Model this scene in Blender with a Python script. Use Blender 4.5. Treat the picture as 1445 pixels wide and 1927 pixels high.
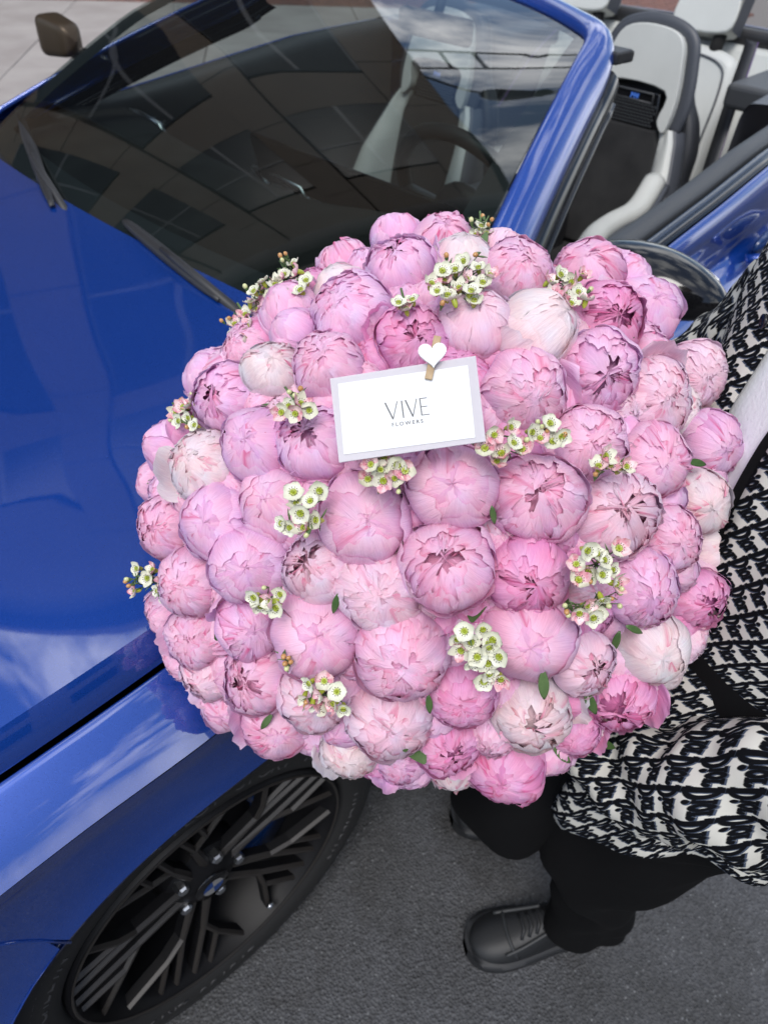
import bpy, bmesh, math, random
import numpy as np
from mathutils import Vector, Matrix, Euler

for o in list(bpy.data.objects):
    bpy.data.objects.remove(o)
scene = bpy.context.scene
COL = scene.collection

# ------------------------------------------------------------------ camera
CAM = np.array([-.2136, -.4967, 1.6144])
YAW, PITCH, ROLL = [math.radians(v) for v in (41.619, 42.063, 2.975)]
FPX = 1447.2
_f = np.array([math.cos(YAW) * math.cos(PITCH), math.sin(YAW) * math.cos(PITCH), -math.sin(PITCH)])
_r = np.array([math.sin(YAW), -math.cos(YAW), 0.0])
_u = np.cross(_r, _f)
_r, _u = _r * math.cos(ROLL) + _u * math.sin(ROLL), -_r * math.sin(ROLL) + _u * math.cos(ROLL)
cd = bpy.data.cameras.new('camera')
cam = bpy.data.objects.new('camera', cd)
COL.objects.link(cam)
scene.camera = cam
cam.matrix_world = Matrix(((_r[0], _u[0], -_f[0], CAM[0]), (_r[1], _u[1], -_f[1], CAM[1]), (_r[2], _u[2], -_f[2], CAM[2]), (0, 0, 0, 1)))
cd.sensor_fit = 'HORIZONTAL'
cd.sensor_width = 36.0
cd.lens = 36.0 * FPX / 1445.0
cd.clip_start = 0.02
cd.clip_end = 600
cd.dof.use_dof = True
cd.dof.focus_distance = 0.66
cd.dof.aperture_fstop = 11.0

# ------------------------------------------------------------------ sky, sun, exposure
SUN_EL, SUN_AZ = math.radians(58), math.radians(-150)   # azimuth of the sun direction, from +X towards +Y
world = bpy.data.worlds.new('World')
scene.world = world
world.use_nodes = True
wn, wl = world.node_tree.nodes, world.node_tree.links
wn.clear()
out = wn.new('ShaderNodeOutputWorld')
bg = wn.new('ShaderNodeBackground')
sky = wn.new('ShaderNodeTexSky')
sky.sky_type = 'NISHITA'
sky.sun_disc = False
sky.sun_elevation = SUN_EL
sky.sun_rotation = math.pi / 2 - SUN_AZ
tc = wn.new('ShaderNodeTexCoord')
mp = wn.new('ShaderNodeMapping')
mp.inputs['Scale'].default_value = (1.0, 1.0, 1.5)
mp.inputs['Location'].default_value = (3.7, 1.3, 0.3)
n1 = wn.new('ShaderNodeTexNoise')
n1.inputs['Scale'].default_value = 2.9
n1.inputs['Detail'].default_value = 9
n1.inputs['Roughness'].default_value = 0.58
n1.inputs['Distortion'].default_value = 0.25
cr = wn.new('ShaderNodeValToRGB')
cr.color_ramp.elements[0].position = 0.485
cr.color_ramp.elements[1].position = 0.59
n2 = wn.new('ShaderNodeTexNoise')
n2.inputs['Scale'].default_value = 3.4
n2.inputs['Detail'].default_value = 6
cr2 = wn.new('ShaderNodeValToRGB')
cr2.color_ramp.elements[0].position = 0.3
cr2.color_ramp.elements[0].color = (6.0, 6.4, 7.0, 1)
cr2.color_ramp.elements[1].position = 0.7
cr2.color_ramp.elements[1].color = (17.0, 17.0, 17.0, 1)
mx = wn.new('ShaderNodeMixRGB')
wl.new(tc.outputs['Generated'], mp.inputs['Vector'])
wl.new(mp.outputs['Vector'], n1.inputs['Vector'])
wl.new(mp.outputs['Vector'], n2.inputs['Vector'])
wl.new(n1.outputs['Fac'], cr.inputs['Fac'])
wl.new(n2.outputs['Fac'], cr2.inputs['Fac'])
wl.new(cr.outputs['Color'], mx.inputs['Fac'])
wl.new(sky.outputs['Color'], mx.inputs['Color1'])
wl.new(cr2.outputs['Color'], mx.inputs['Color2'])
wl.new(mx.outputs['Color'], bg.inputs['Color'])
bg.inputs['Strength'].default_value = 0.13
wl.new(bg.outputs['Background'], out.inputs['Surface'])

sd = bpy.data.lights.new('sun', 'SUN')
sd.energy = 1.7
sd.angle = math.radians(25)
sd.color = (1.0, 0.965, 0.92)
sun = bpy.data.objects.new('sun', sd)
COL.objects.link(sun)
sdir = Vector((math.cos(SUN_EL) * math.cos(SUN_AZ), math.cos(SUN_EL) * math.sin(SUN_AZ), math.sin(SUN_EL)))
sun.rotation_euler = sdir.to_track_quat('Z', 'Y').to_euler()
sun.location = (0, 0, 30)

scene.view_settings.view_transform = 'Standard'
scene.view_settings.look = 'None'
scene.view_settings.exposure = 0.42
scene.view_settings.gamma = 1.0
scene.view_settings.use_curve_mapping = False
scene.render.engine = 'CYCLES'
scene.cycles.max_bounces = 10
scene.cycles.transparent_max_bounces = 24

# ------------------------------------------------------------------ helpers
def ray(x, y):
    return _f + _r * (x - 722.5) / FPX - _u * (y - 963.5) / FPX

def at(x, y, depth):
    return CAM + ray(x, y) * depth

def hit(x, y, ax, val):
    d = ray(x, y)
    return CAM + d * (val - CAM[ax]) / d[ax]

def V(*a):
    return np.array(a, float)

def unit(v):
    v = np.asarray(v, float)
    return v / (np.linalg.norm(v) + 1e-12)

class Geo:
    """collects geometry in world coordinates, then becomes one mesh object"""
    def __init__(self):
        self.v, self.f, self.mi, self.uv, self.col = [], [], [], {}, []
        self.n = 0
        self.has_uv = False
    def add(self, verts, faces, mat=0, uvs=None):
        verts = np.asarray(verts, float).reshape(-1, 3)
        b = self.n
        self.v.append(verts)
        for fc in faces:
            self.f.append([i + b for i in fc])
            self.mi.append(mat)
        if uvs is not None:
            self.has_uv = True
            self.uv[b] = np.asarray(uvs, float)
        self.n += len(verts)
        return b
    def grid(self, P, mat=0, closed_u=False, closed_v=False, uv=None, flip=False):
        n, m = P.shape[:2]
        F = []
        for i in range(n if closed_u else n - 1):
            for j in range(m if closed_v else m - 1):
                a, b = i * m + j, i * m + (j + 1) % m
                c, d = ((i + 1) % n) * m + (j + 1) % m, ((i + 1) % n) * m + j
                F.append((a, d, c, b) if flip else (a, b, c, d))
        self.add(P.reshape(-1, 3), F, mat, None if uv is None else uv.reshape(-1, 2))
    def box(self, c, s, rot=None, mat=0):
        c = np.asarray(c, float); s = np.asarray(s, float) / 2
        p = np.array([[x, y, z] for x in (-1, 1) for y in (-1, 1) for z in (-1, 1)], float) * s
        if rot is not None:
            p = p @ np.asarray(rot).T
        self.add(p + c, [(0, 1, 3, 2), (4, 6, 7, 5), (0, 4, 5, 1), (2, 3, 7, 6), (0, 2, 6, 4), (1, 5, 7, 3)], mat)
    def tube(self, path, rad, seg=10, mat=0, caps=True, up=None, squash=1.0):
        path = np.asarray(path, float)
        n = len(path)
        rad = np.full(n, rad) if np.isscalar(rad) else np.asarray(rad, float)
        T = np.gradient(path, axis=0)
        T = T / (np.linalg.norm(T, axis=1)[:, None] + 1e-12)
        up = unit(up) if up is not None else (V(0, 0, 1) if abs(T[0][2]) < .9 else V(1, 0, 0))
        rings = []
        for i in range(n):
            a = unit(np.cross(up, T[i])); b = np.cross(T[i], a); 
            th = np.linspace(0, 2 * math.pi, seg, endpoint=False)
            rings.append(path[i] + rad[i] * (np.cos(th)[:, None] * a + squash * np.sin(th)[:, None] * b))
        P = np.array(rings)
        b0 = self.n
        self.grid(P, mat, closed_v=True)
        if caps:
            self.f.append([b0 + k for k in range(seg)]); self.mi.append(mat)
            self.f.append([b0 + (n - 1) * seg + k for k in range(seg)][::-1]); self.mi.append(mat)
    def lathe(self, prof, c, axis, seg=32, mat=0, ref=None, closed=False):
        """prof: list of (radius, height along axis)"""
        axis = unit(axis); ref = V(0, 0, 1) if abs(axis[2]) < .9 else V(1, 0, 0)
        a = unit(np.cross(ref, axis)); b = np.cross(axis, a)
        th = np.linspace(0, 2 * math.pi, seg, endpoint=False)
        P = np.array([[np.asarray(c) + axis * h + r * (math.cos(t) * a + math.sin(t) * b) for t in th] for r, h in prof])
        self.grid(P, mat, closed_u=closed, closed_v=True)
    def ellipsoid(self, c, r, rot=None, nu=10, nv=14, mat=0):
        R3 = np.eye(3) if rot is None else np.asarray(rot)
        th = np.linspace(0.02, math.pi - .02, nu); ph = np.linspace(0, 2 * math.pi, nv, endpoint=False)
        P = np.array([[R3 @ (np.asarray(r) * V(math.sin(t) * math.cos(p), math.sin(t) * math.sin(p), math.cos(t))) + np.asarray(c) for p in ph] for t in th])
        self.grid(P, mat, closed_v=True)
    def build(self, name, mats, parent=None, smooth=True, bevel=0, angle=None, solid=0, subsurf=0, origin=None, orient=True):
        if not isinstance(mats, (list, tuple)):
            mats = [mats]
        vs = np.concatenate(self.v)
        org = np.zeros(3)
        if parent is not None:
            org = np.array(wloc(parent))
        off = np.zeros(3) if origin is None else np.asarray(origin, float) - org
        me = bpy.data.meshes.new(name)
        me.from_pydata((vs - org - off).tolist(), [], self.f)
        for mm in mats:
            me.materials.append(mm)
        me.polygons.foreach_set('material_index', self.mi)
        me.polygons.foreach_set('use_smooth', [smooth] * len(me.polygons))
        if self.has_uv:
            allu = np.zeros((len(vs), 2))
            for b, u_ in self.uv.items():
                allu[b:b + len(u_)] = u_
            lay = me.uv_layers.new(name='UVMap')
            idx = np.zeros(len(me.loops), int); me.loops.foreach_get('vertex_index', idx)
            lay.data.foreach_set('uv', allu[idx].ravel())
        if orient:
            bm = bmesh.new(); bm.from_mesh(me)
            bmesh.ops.recalc_face_normals(bm, faces=bm.faces)
            bm.to_mesh(me); bm.free()
        if angle is not None:
            me.set_sharp_from_angle(angle=math.radians(angle))
        o = bpy.data.objects.new(name, me)
        COL.objects.link(o)
        o.location = off.tolist()
        if parent is not None:
            o.parent = parent
        if bevel:
            m = o.modifiers.new('bevel', 'BEVEL'); m.width = bevel; m.segments = 3; m.limit_method = 'ANGLE'; m.angle_limit = math.radians(35)
        if subsurf:
            m = o.modifiers.new('subsurf', 'SUBSURF'); m.levels = m.render_levels = subsurf
        if solid:
            m = o.modifiers.new('solid', 'SOLIDIFY'); m.thickness = solid; m.offset = -1
        return o

def wloc(o):
    p = Vector((0, 0, 0))
    while o is not None:
        p = p + o.location
        o = o.parent
    return p

def thing(name, label, cat, loc, group=None):
    o = bpy.data.objects.new(name, None)
    o.empty_display_size = .1
    COL.objects.link(o)
    o.location = [float(x) for x in loc]
    o['label'] = label; o['category'] = cat
    if group: o['group'] = group
    return o

def tag(o, label, cat, group=None):
    o['label'] = label; o['category'] = cat
    if group: o['group'] = group
    return o

def struct(o, kind='structure'):
    o['kind'] = kind
    return o

def crom(ctrl, n):
    """Catmull-Rom through the control rows, n samples"""
    c = np.asarray(ctrl, float); m = len(c)
    e = np.concatenate([[2 * c[0] - c[1]], c, [2 * c[-1] - c[-2]]])
    t = np.linspace(0, m - 1, n); i = np.minimum(t.astype(int), m - 2); u = (t - i)
    u = u.reshape((-1,) + (1,) * (c.ndim - 1))
    p0, p1, p2, p3 = e[i], e[i + 1], e[i + 2], e[i + 3]
    return .5 * (2 * p1 + (-p0 + p2) * u + (2 * p0 - 5 * p1 + 4 * p2 - p3) * u ** 2 + (-p0 + 3 * p1 - 3 * p2 + p3) * u ** 3)

def surf(ctrl, nu, nv):
    a = crom(ctrl, nu)
    return np.swapaxes(crom(np.swapaxes(a, 0, 1), nv), 0, 1)

# ------------------------------------------------------------------ materials
def mat(name, base=(.5, .5, .5), rough=.5, metal=0, coat=0, coat_rough=.03, spec=.5, sheen=0, noise=None, bump=None, sss=0, emit=None, emit_s=0, trans=0, ior=1.5):
    m = bpy.data.materials.new(name); m.use_nodes = True
    nt = m.node_tree; b = nt.nodes['Principled BSDF']
    b.inputs['Base Color'].default_value = (*base, 1)
    b.inputs['Roughness'].default_value = rough
    b.inputs['Metallic'].default_value = metal
    b.inputs['Coat Weight'].default_value = coat
    b.inputs['Coat Roughness'].default_value = coat_rough
    b.inputs['Specular IOR Level'].default_value = spec
    b.inputs['Sheen Weight'].default_value = sheen
    b.inputs['IOR'].default_value = ior
    b.inputs['Transmission Weight'].default_value = trans
    if sss:
        b.inputs['Subsurface Weight'].default_value = sss
        b.inputs['Subsurface Radius'].default_value = (.006, .003, .003)
        b.inputs['Subsurface Scale'].default_value = 1
    if emit:
        b.inputs['Emission Color'].default_value = (*emit, 1); b.inputs['Emission Strength'].default_value = emit_s
    if noise:   # (scale, other colour, amount, detail)
        t = nt.nodes.new('ShaderNodeTexCoord'); n = nt.nodes.new('ShaderNodeTexNoise')
        n.inputs['Scale'].default_value = noise[0]; n.inputs['Detail'].default_value = noise[3] if len(noise) > 3 else 5
        nt.links.new(t.outputs['Object'], n.inputs['Vector'])
        r = nt.nodes.new('ShaderNodeValToRGB'); r.color_ramp.elements[0].position = .35; r.color_ramp.elements[1].position = .65
        r.color_ramp.elements[0].color = (*base, 1)
        r.color_ramp.elements[1].color = tuple(b0 + (b1 - b0) * noise[2] for b0, b1 in zip(base, noise[1])) + (1,)
        nt.links.new(n.outputs['Fac'], r.inputs['Fac']); nt.links.new(r.outputs['Color'], b.inputs['Base Color'])
    if bump:    # (scale, strength, distance)
        t = nt.nodes.new('ShaderNodeTexCoord'); n = nt.nodes.new('ShaderNodeTexNoise')
        n.inputs['Scale'].default_value = bump[0]; n.inputs['Detail'].default_value = 4
        nt.links.new(t.outputs['Object'], n.inputs['Vector'])
        bp = nt.nodes.new('ShaderNodeBump'); bp.inputs['Strength'].default_value = bump[1]; bp.inputs['Distance'].default_value = bump[2]
        nt.links.new(n.outputs['Fac'], bp.inputs['Height']); nt.links.new(bp.outputs['Normal'], b.inputs['Normal'])
    return m

M = {}
M['paint'] = mat('blue_car_paint', (.001, .050, .33), .36, .5, 1, .012)
M['paint'].node_tree.nodes['Principled BSDF'].inputs['Coat IOR'].default_value = 1.95
M['black_gloss'] = mat('gloss_black', (.006, .006, .007), .12, 0, .4, spec=.35)
M['black_plastic'] = mat('black_plastic', (.018, .018, .02), .5, bump=(900, .15, .0006))
M['grey_plastic'] = mat('grey_plastic', (.045, .048, .052), .5, bump=(900, .15, .0006))
M['dark_leather'] = mat('dark_leather', (.025, .027, .032), .5, bump=(500, .25, .0008))
M['slate_leather'] = mat('slate_leather', (.055, .06, .072), .45, bump=(500, .25, .0008))
M['pale_leather'] = mat('pale_leather', (.55, .56, .53), .48, bump=(600, .25, .0007), noise=(6, (.47, .48, .455), .6))
M['dark_fabric'] = mat('dark_suede', (.012, .012, .013), .95, noise=(9, (.03, .03, .03), .7))
M['chrome'] = mat('bright_metal', (.75, .76, .78), .12, 1)
M['satin'] = mat('satin_metal', (.55, .57, .6), .3, 1)
M['brake'] = mat('brake_disc_metal', (.02, .02, .022), .5, .6)
M['rubber'] = mat('tyre_rubber', (.012, .012, .012), .7, bump=(300, .3, .001))
M['rubber_text'] = mat('tyre_lettering', (.055, .055, .058), .5)
M['rim'] = mat('dark_rim_paint', (.005, .005, .006), .5, .0, .0, spec=.25)
M['rim_edge'] = mat('dark_rim_edge', (.026, .023, .021), .45, .1, .0)
M['trim'] = mat('dark_polished_trim', (.16, .17, .19), .22, 1)
M['brown_reflection'] = mat('black_shell_brown_reflection', (.055, .038, .022), .4, .5)  # black gloss shell; the mirrored brown facade is put into its colour
M['void'] = mat('dark_cavity', (.004, .004, .004), .9)
M['purple'] = mat('purple_stitching', (.12, .06, .20), .6)
M['lit_blue'] = mat('lit_badge', (.02, .05, .25), .4, emit=(.1, .3, 1), emit_s=.35)
M['navy_gloss'] = mat('dark_blue_gloss', (.006, .03, .12), .1, 0, 1)

def dress_paint(m):
    nt = m.node_tree; b = nt.nodes['Principled BSDF']; L = nt.links
    t = nt.nodes.new('ShaderNodeTexCoord')
    v = nt.nodes.new('ShaderNodeTexVoronoi'); v.inputs['Scale'].default_value = 1400; L.new(t.outputs['Object'], v.inputs['Vector'])
    mr = nt.nodes.new('ShaderNodeMapRange'); mr.inputs['To Min'].default_value = .26; mr.inputs['To Max'].default_value = .46
    sp = nt.nodes.new('ShaderNodeSeparateColor'); L.new(v.outputs['Color'], sp.inputs[0]); L.new(sp.outputs[0], mr.inputs['Value']); L.new(mr.outputs[0], b.inputs['Roughness'])
    n = nt.nodes.new('ShaderNodeTexNoise'); n.inputs['Scale'].default_value = 5; n.inputs['Detail'].default_value = 8; L.new(t.outputs['Object'], n.inputs['Vector'])
    m2 = nt.nodes.new('ShaderNodeMapRange'); m2.inputs['From Min'].default_value = .4; m2.inputs['From Max'].default_value = .7; m2.inputs['To Min'].default_value = .008; m2.inputs['To Max'].default_value = .06
    L.new(n.outputs['Fac'], m2.inputs['Value']); L.new(m2.outputs[0], b.inputs['Coat Roughness'])
dress_paint(M['paint'])
def glass_mat(name, tint, refl_boost=1.0, ior=1.52):
    m = bpy.data.materials.new(name); m.use_nodes = True
    nt = m.node_tree; nt.nodes.clear()
    o = nt.nodes.new('ShaderNodeOutputMaterial'); mixs = nt.nodes.new('ShaderNodeMixShader')
    tr = nt.nodes.new('ShaderNodeBsdfTransparent'); gl = nt.nodes.new('ShaderNodeBsdfGlossy')
    fr = nt.nodes.new('ShaderNodeFresnel'); mu = nt.nodes.new('ShaderNodeMath')
    tr.inputs['Color'].default_value = (*tint, 1); gl.inputs['Roughness'].default_value = 0.0
    fr.inputs['IOR'].default_value = ior; mu.operation = 'MULTIPLY'; mu.inputs[1].default_value = refl_boost; mu.use_clamp = True
    nt.links.new(fr.outputs[0], mu.inputs[0]); nt.links.new(mu.outputs[0], mixs.inputs[0])
    nt.links.new(tr.outputs[0], mixs.inputs[1]); nt.links.new(gl.outputs[0], mixs.inputs[2])
    nt.links.new(mixs.outputs[0], o.inputs['Surface'])
    return m
M['glass'] = glass_mat('windscreen_glass', (.48, .56, .55), 2.1)
# ------------------------------------------------------------------ setting
# the car's own axes are the world's: +X towards its tail, +Y towards its far side
DA = V(.772, -.635, 0)     # along the pavement
DB = V(.635, .772, 0)      # across the pavement, away from the road

def asphalt():
    m = bpy.data.materials.new('asphalt'); m.use_nodes = True
    nt = m.node_tree; b = nt.nodes['Principled BSDF']
    t = nt.nodes.new('ShaderNodeTexCoord')
    def nz(s, d=5, rough=.6):
        n = nt.nodes.new('ShaderNodeTexNoise'); n.inputs['Scale'].default_value = s; n.inputs['Detail'].default_value = d
        n.inputs['Roughness'].default_value = rough
        nt.links.new(t.outputs['Object'], n.inputs['Vector']); return n
    def ramp(src, p0, c0, p1, c1):
        r = nt.nodes.new('ShaderNodeValToRGB'); r.color_ramp.elements[0].position = p0; r.color_ramp.elements[1].position = p1
        r.color_ramp.elements[0].color = (*c0, 1); r.color_ramp.elements[1].color = (*c1, 1)
        nt.links.new(src, r.inputs['Fac']); return r
    big = ramp(nz(1.6, 7, .65).outputs['Fac'], .38, (.036, .036, .036), .62, (.070, .072, .078))
    v = nt.nodes.new('ShaderNodeTexVoronoi'); v.inputs['Scale'].default_value = 190; nt.links.new(t.outputs['Object'], v.inputs['Vector'])
    sep = nt.nodes.new('ShaderNodeSeparateColor'); nt.links.new(v.outputs['Color'], sep.inputs[0])
    grain = ramp(sep.outputs[0], .0, (.68, .68, .68), 1, (1.25, 1.25, 1.25))
    mul = nt.nodes.new('ShaderNodeMixRGB'); mul.blend_type = 'MULTIPLY'; mul.inputs[0].default_value = 1
    nt.links.new(big.outputs[0], mul.inputs[1]); nt.links.new(grain.outputs[0], mul.inputs[2])
    v2 = nt.nodes.new('ShaderNodeTexVoronoi'); v2.inputs['Scale'].default_value = 150; nt.links.new(t.outputs['Object'], v2.inputs['Vector'])
    sep2 = nt.nodes.new('ShaderNodeSeparateColor'); nt.links.new(v2.outputs['Color'], sep2.inputs[0])
    msk = ramp(sep2.outputs[1], .90, (0, 0, 0), .93, (1, 1, 1))
    dsk = ramp(v2.outputs['Distance'], .10, (1, 1, 1), .42, (0, 0, 0))
    mm = nt.nodes.new('ShaderNodeMath'); mm.operation = 'MULTIPLY'
    nt.links.new(msk.outputs[0], mm.inputs[0]); nt.links.new(dsk.outputs[0], mm.inputs[1])
    mix = nt.nodes.new('ShaderNodeMixRGB'); mix.inputs[2].default_value = (.17, .175, .18, 1)
    nt.links.new(mm.outputs[0], mix.inputs[0]); nt.links.new(mul.outputs[0], mix.inputs[1])
    st = ramp(nz(2.7, 6, .7).outputs['Fac'], .56, (1, 1, 1), .68, (.62, .60, .57))
    m3 = nt.nodes.new('ShaderNodeMixRGB'); m3.blend_type = 'MULTIPLY'; m3.inputs[0].default_value = 1
    nt.links.new(mix.outputs[0], m3.inputs[1]); nt.links.new(st.outputs[0], m3.inputs[2])
    nt.links.new(m3.outputs[0], b.inputs['Base Color'])
    b.inputs['Roughness'].default_value = .75
    bp = nt.nodes.new('ShaderNodeBump'); bp.inputs['Strength'].default_value = .8; bp.inputs['Distance'].default_value = .004
    nt.links.new(v.outputs['Distance'], bp.inputs['Height']); nt.links.new(bp.outputs['Normal'], b.inputs['Normal'])
    return m
M['asphalt'] = asphalt()
M['slab'] = mat('pale_stone_slab', (.36, .33, .31), .85, noise=(2.2, (.28, .25, .235), .9, 8), bump=(60, .3, .004))
M['mortar'] = mat('joint_mortar', (.16, .145, .135), .95)
M['brick'] = mat('red_paving_brick', (.20, .085, .06), .85, noise=(14, (.12, .06, .05), 1), bump=(80, .4, .003))
M['kerb'] = mat('kerb_stone', (.30, .29, .28), .8, noise=(8, (.22, .21, .2), 1))

g = Geo(); S = 260.0
g.add([(-S, -S, 0), (S, -S, 0), (S, S, 0), (-S, S, 0)], [(0, 1, 2, 3)])
struct(g.build('road', M['asphalt'], smooth=False))

def ab(a, b, z=0):
    return DA * a + DB * b + V(0, 0, z)
K0 = 3.7       # kerb line, measured along DB
RAB = np.stack([DA, DB, V(0, 0, 1)], 1)
g = Geo(); g.box(ab(0, (K0 + 60) / 2 + .1, .05), (120, 60 - K0, .1), RAB)
pavement = struct(g.build('pavement', M['mortar'], smooth=False, origin=(0, 0, 0)))
# stone slabs, recessed joints, only those near the car stand singly
def piece(nm, size, m, bev):
    gg = Geo(); gg.box((0, 0, 0), size)
    o = gg.build(nm, m, smooth=False); me = o.data
    bm = bmesh.new(); bm.from_mesh(me)
    bmesh.ops.bevel(bm, geom=[e for e in bm.edges if all(v.co.z > 0 for v in e.verts)], offset=bev, segments=1, affect='EDGES')
    bm.to_mesh(me); bm.free()
    bpy.data.objects.remove(o)
    return me
slab_me = [piece('paving_slab', (1.392, 1.392, .03), M['slab'], .004) for _ in range(1)]
rz = math.atan2(DA[1], DA[0])
rnd = random.Random(4)
B0 = 4.86
for i in range(-8, 4):
    for j in range(0, 3):
        c = ab(-1.776 + .7 + 1.4 * i, B0 + .7 + 1.4 * j, .105 + rnd.uniform(-.0015, .0015))
        o = bpy.data.objects.new('paving_slab', slab_me[0]); COL.objects.link(o)
        o.location = c.tolist(); o.rotation_euler = (rnd.uniform(-.001, .001), rnd.uniform(-.001, .001), rz + rnd.choice((0, 1, 2, 3)) * math.pi / 2)
        o.parent = pavement
# kerb stones in front of the slabs
kerb_me = piece('kerb_stone', (.99, .18, .14), M['kerb'], .012)
for i in range(-12, 9):
    o = bpy.data.objects.new('kerb_stone', kerb_me); COL.objects.link(o)
    o.location = ab(i * 1.0, K0 + .1, .06).tolist(); o.rotation_euler = (0, 0, rz); o.parent = pavement
g = Geo(); g.box(ab(0, (K0 + .2 + B0) / 2, .105), (24, B0 - K0 - .21, .03), RAB)
struct(g.build('pavement_edge_strip', M['slab'], parent=pavement, smooth=False))
# brick border beyond the slabs
brick_me = piece('brick', (.205, .10, .03), M['brick'], .003)
b1 = B0 + 4.2 + .06
cnt = 0
for j in range(12):
    for i in range(22):
        a = -6.4 + i * .215 + (.107 if j % 2 else 0)
        o = bpy.data.objects.new('brick', brick_me); COL.objects.link(o)
        o.location = ab(a, b1 + j * .11, .105 + rnd.uniform(-.002, .002)).tolist(); o.rotation_euler = (0, 0, rz); o.parent = pavement
        cnt += 1
g = Geo()
for j in range(12):
    for i in list(range(-34, 0)) + list(range(22, 56)):
        a = -6.4 + i * .215 + (.107 if j % 2 else 0)
        g.box(ab(a, b1 + j * .11, .105), (.205, .10, .03), RAB)
o = g.build('brick_border', M['brick'], parent=pavement, smooth=False); o['kind'] = 'stuff'

# ---- tall building beyond the pavement, seen mirrored in the glass and the paint
M['stone_tan'] = mat('tan_facade_stone', (.065, .042, .022), .7, noise=(1.2, (.050, .032, .017), .8, 6))
M['stone_pale'] = mat('pale_facade_pier', (.16, .155, .145), .7)
M['win_glass'] = mat('dark_window_glass', (.004, .005, .007), .25, 0, .0, spec=.12)
M['win_frame'] = mat('dark_window_frame', (.03, .034, .042), .5)
FB = 12.6; FH = 22.0
bl = thing('building', 'tall tan stone office building with dark framed windows, mirrored in the windscreen', 'building', ab(0, FB + 4, 0))
g = Geo(); g.box(ab(-11.55, FB + 4.3, FH / 2), (24.9, 8, FH), RAB)
g.build('wall', M['mortar'], bl, smooth=False)
pan_me = {}
def inst(nm, key, size, m, c, parent, bev=.01):
    k = (key, size)
    if k not in pan_me:
        gg = Geo(); gg.box((0, 0, 0), size); oo = gg.build(nm, m, smooth=False); pan_me[k] = oo.data
        bm = bmesh.new(); bm.from_mesh(oo.data); bmesh.ops.bevel(bm, geom=list(bm.edges), offset=bev, segments=1, affect='EDGES'); bm.to_mesh(oo.data); bm.free()
        bpy.data.objects.remove(oo)
    o = bpy.data.objects.new(nm, pan_me[k]); COL.objects.link(o)
    o.location = (Vector(c.tolist()) - wloc(parent)); o.rotation_euler = (0, 0, rz); o.parent = parent
    return o
# storeys: window bands (z0, height) separated by stone
bays = [(-22.1 + 4.6 * k, 3.3) for k in range(5)]
bands = [(.5, 3.6), (5.4, 5.2), (12.4, 4.4)]
for (a0, w) in bays:
    for (z0, h) in bands:
        c = ab(a0 + w / 2, FB + .24, z0 + h / 2)
        wd = inst('window', 'win', (w, .12, h), M['win_frame'], c, bl)
        for s in (0, 1):
            for q in (0, 1):
                p = bpy.data.objects.new('pane', None)
                bpy.data.objects.remove(p)
                k = ('pane', w, h)
                if k not in pan_me:
                    gg = Geo(); gg.box((0, 0, 0), (w / 2 - .14, .03, h / 2 - .14)); oo = gg.build('pane', M['win_glass'], smooth=False); pan_me[k] = oo.data; bpy.data.objects.remove(oo)
                p = bpy.data.objects.new('pane', pan_me[k]); COL.objects.link(p)
                p.location = ((s - .5) * w / 2, -.065, (q - .5) * h / 2); p.parent = wd
    for (z0, z1) in ((0, .5), (4.1, 5.4), (10.6, 12.4), (16.8, 20)):
        inst('stone_panel', 'sp', (w - .02, .2, z1 - z0 - .02), M['stone_tan'], ab(a0 + w / 2, FB + .2, (z0 + z1) / 2), bl)
    for z0 in (0, 2.5, 5, 7.5, 10, 12.5, 15, 17.5):
        inst('stone_panel', 'sp', (1.26, .3, 2.48), M['stone_tan'] if int(a0) % 3 else M['stone_pale'], ab(a0 + w + .65, FB + .15, z0 + 1.25), bl)
g = Geo(); g.box(ab(-11.55, FB + 4, FH + .2), (25.5, 8.8, .4), RAB); g.build('roof', M['stone_tan'], bl, smooth=False)

# unseen low building added behind the photographer, for horizon reflections in the doors
M['plaster'] = mat('warm_plaster', (.34, .29, .27), .8, noise=(1, (.28, .24, .22), 1))
b2 = thing('building', 'lower plaster building added across the road for reflections, behind the photographer', 'building', (-4, -22, 0))
g = Geo(); g.box((0, -25, 4.2), (70, 8, 8.4)); g.build('wall', M['plaster'], b2, smooth=False)
g = Geo(); g.box((0, -25, 8.55), (70.6, 8.6, .3)); g.build('roof', M['stone_tan'], b2, smooth=False)
for k in range(12):
    for q in range(2):
        g = Geo(); c = V(-31 + 5.6 * k, -20.98, 1.9 + 3.8 * q)
        g.box(c, (2.6, .1, 2.2)); wd = g.build('window', M['win_frame'], b2, smooth=False)
        g = Geo(); g.box(c + V(0, .06, 0), (2.4, .04, 2.0)); g.build('pane', M['win_glass'], wd, smooth=False)

# round convex mirror and bracket frame on the corner of the building, both mirrored in the windscreen
g = Geo(); DC = V(9.07, 8.09, 11.54); nd = unit(V(1.2, .4, 1.2) - DC)
g.lathe([(0, .10), (.14, .09), (.25, .05), (.30, 0), (.28, -.03), (0, -.03)], DC, nd, 32); dm = g.build('round_mirror', M['black_plastic'], bl, angle=40)
g = Geo(); wl_ = ab(.9, FB + .6, 11.3); g.tube([DC, DC * .6 + wl_ * .4 + V(0, 0, .15), wl_], .05, 8); g.build('mirror_arm', M['black_plastic'], dm)
g = Geo()
c = [ab(.9, FB - .3, 9.2), ab(2.6, FB - .3, 9.2), ab(2.6, FB - .3, 10.1), ab(.9, FB - .3, 10.1)]
g.tube(np.array(c + [c[0]]), .05, 6)
for a_ in (1.5, 2.05): g.tube([ab(a_, FB - .3, 9.2), ab(a_, FB - .3, 10.1)], .04, 6)
g.build('bracket_frame', M['black_plastic'], bl)
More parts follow.
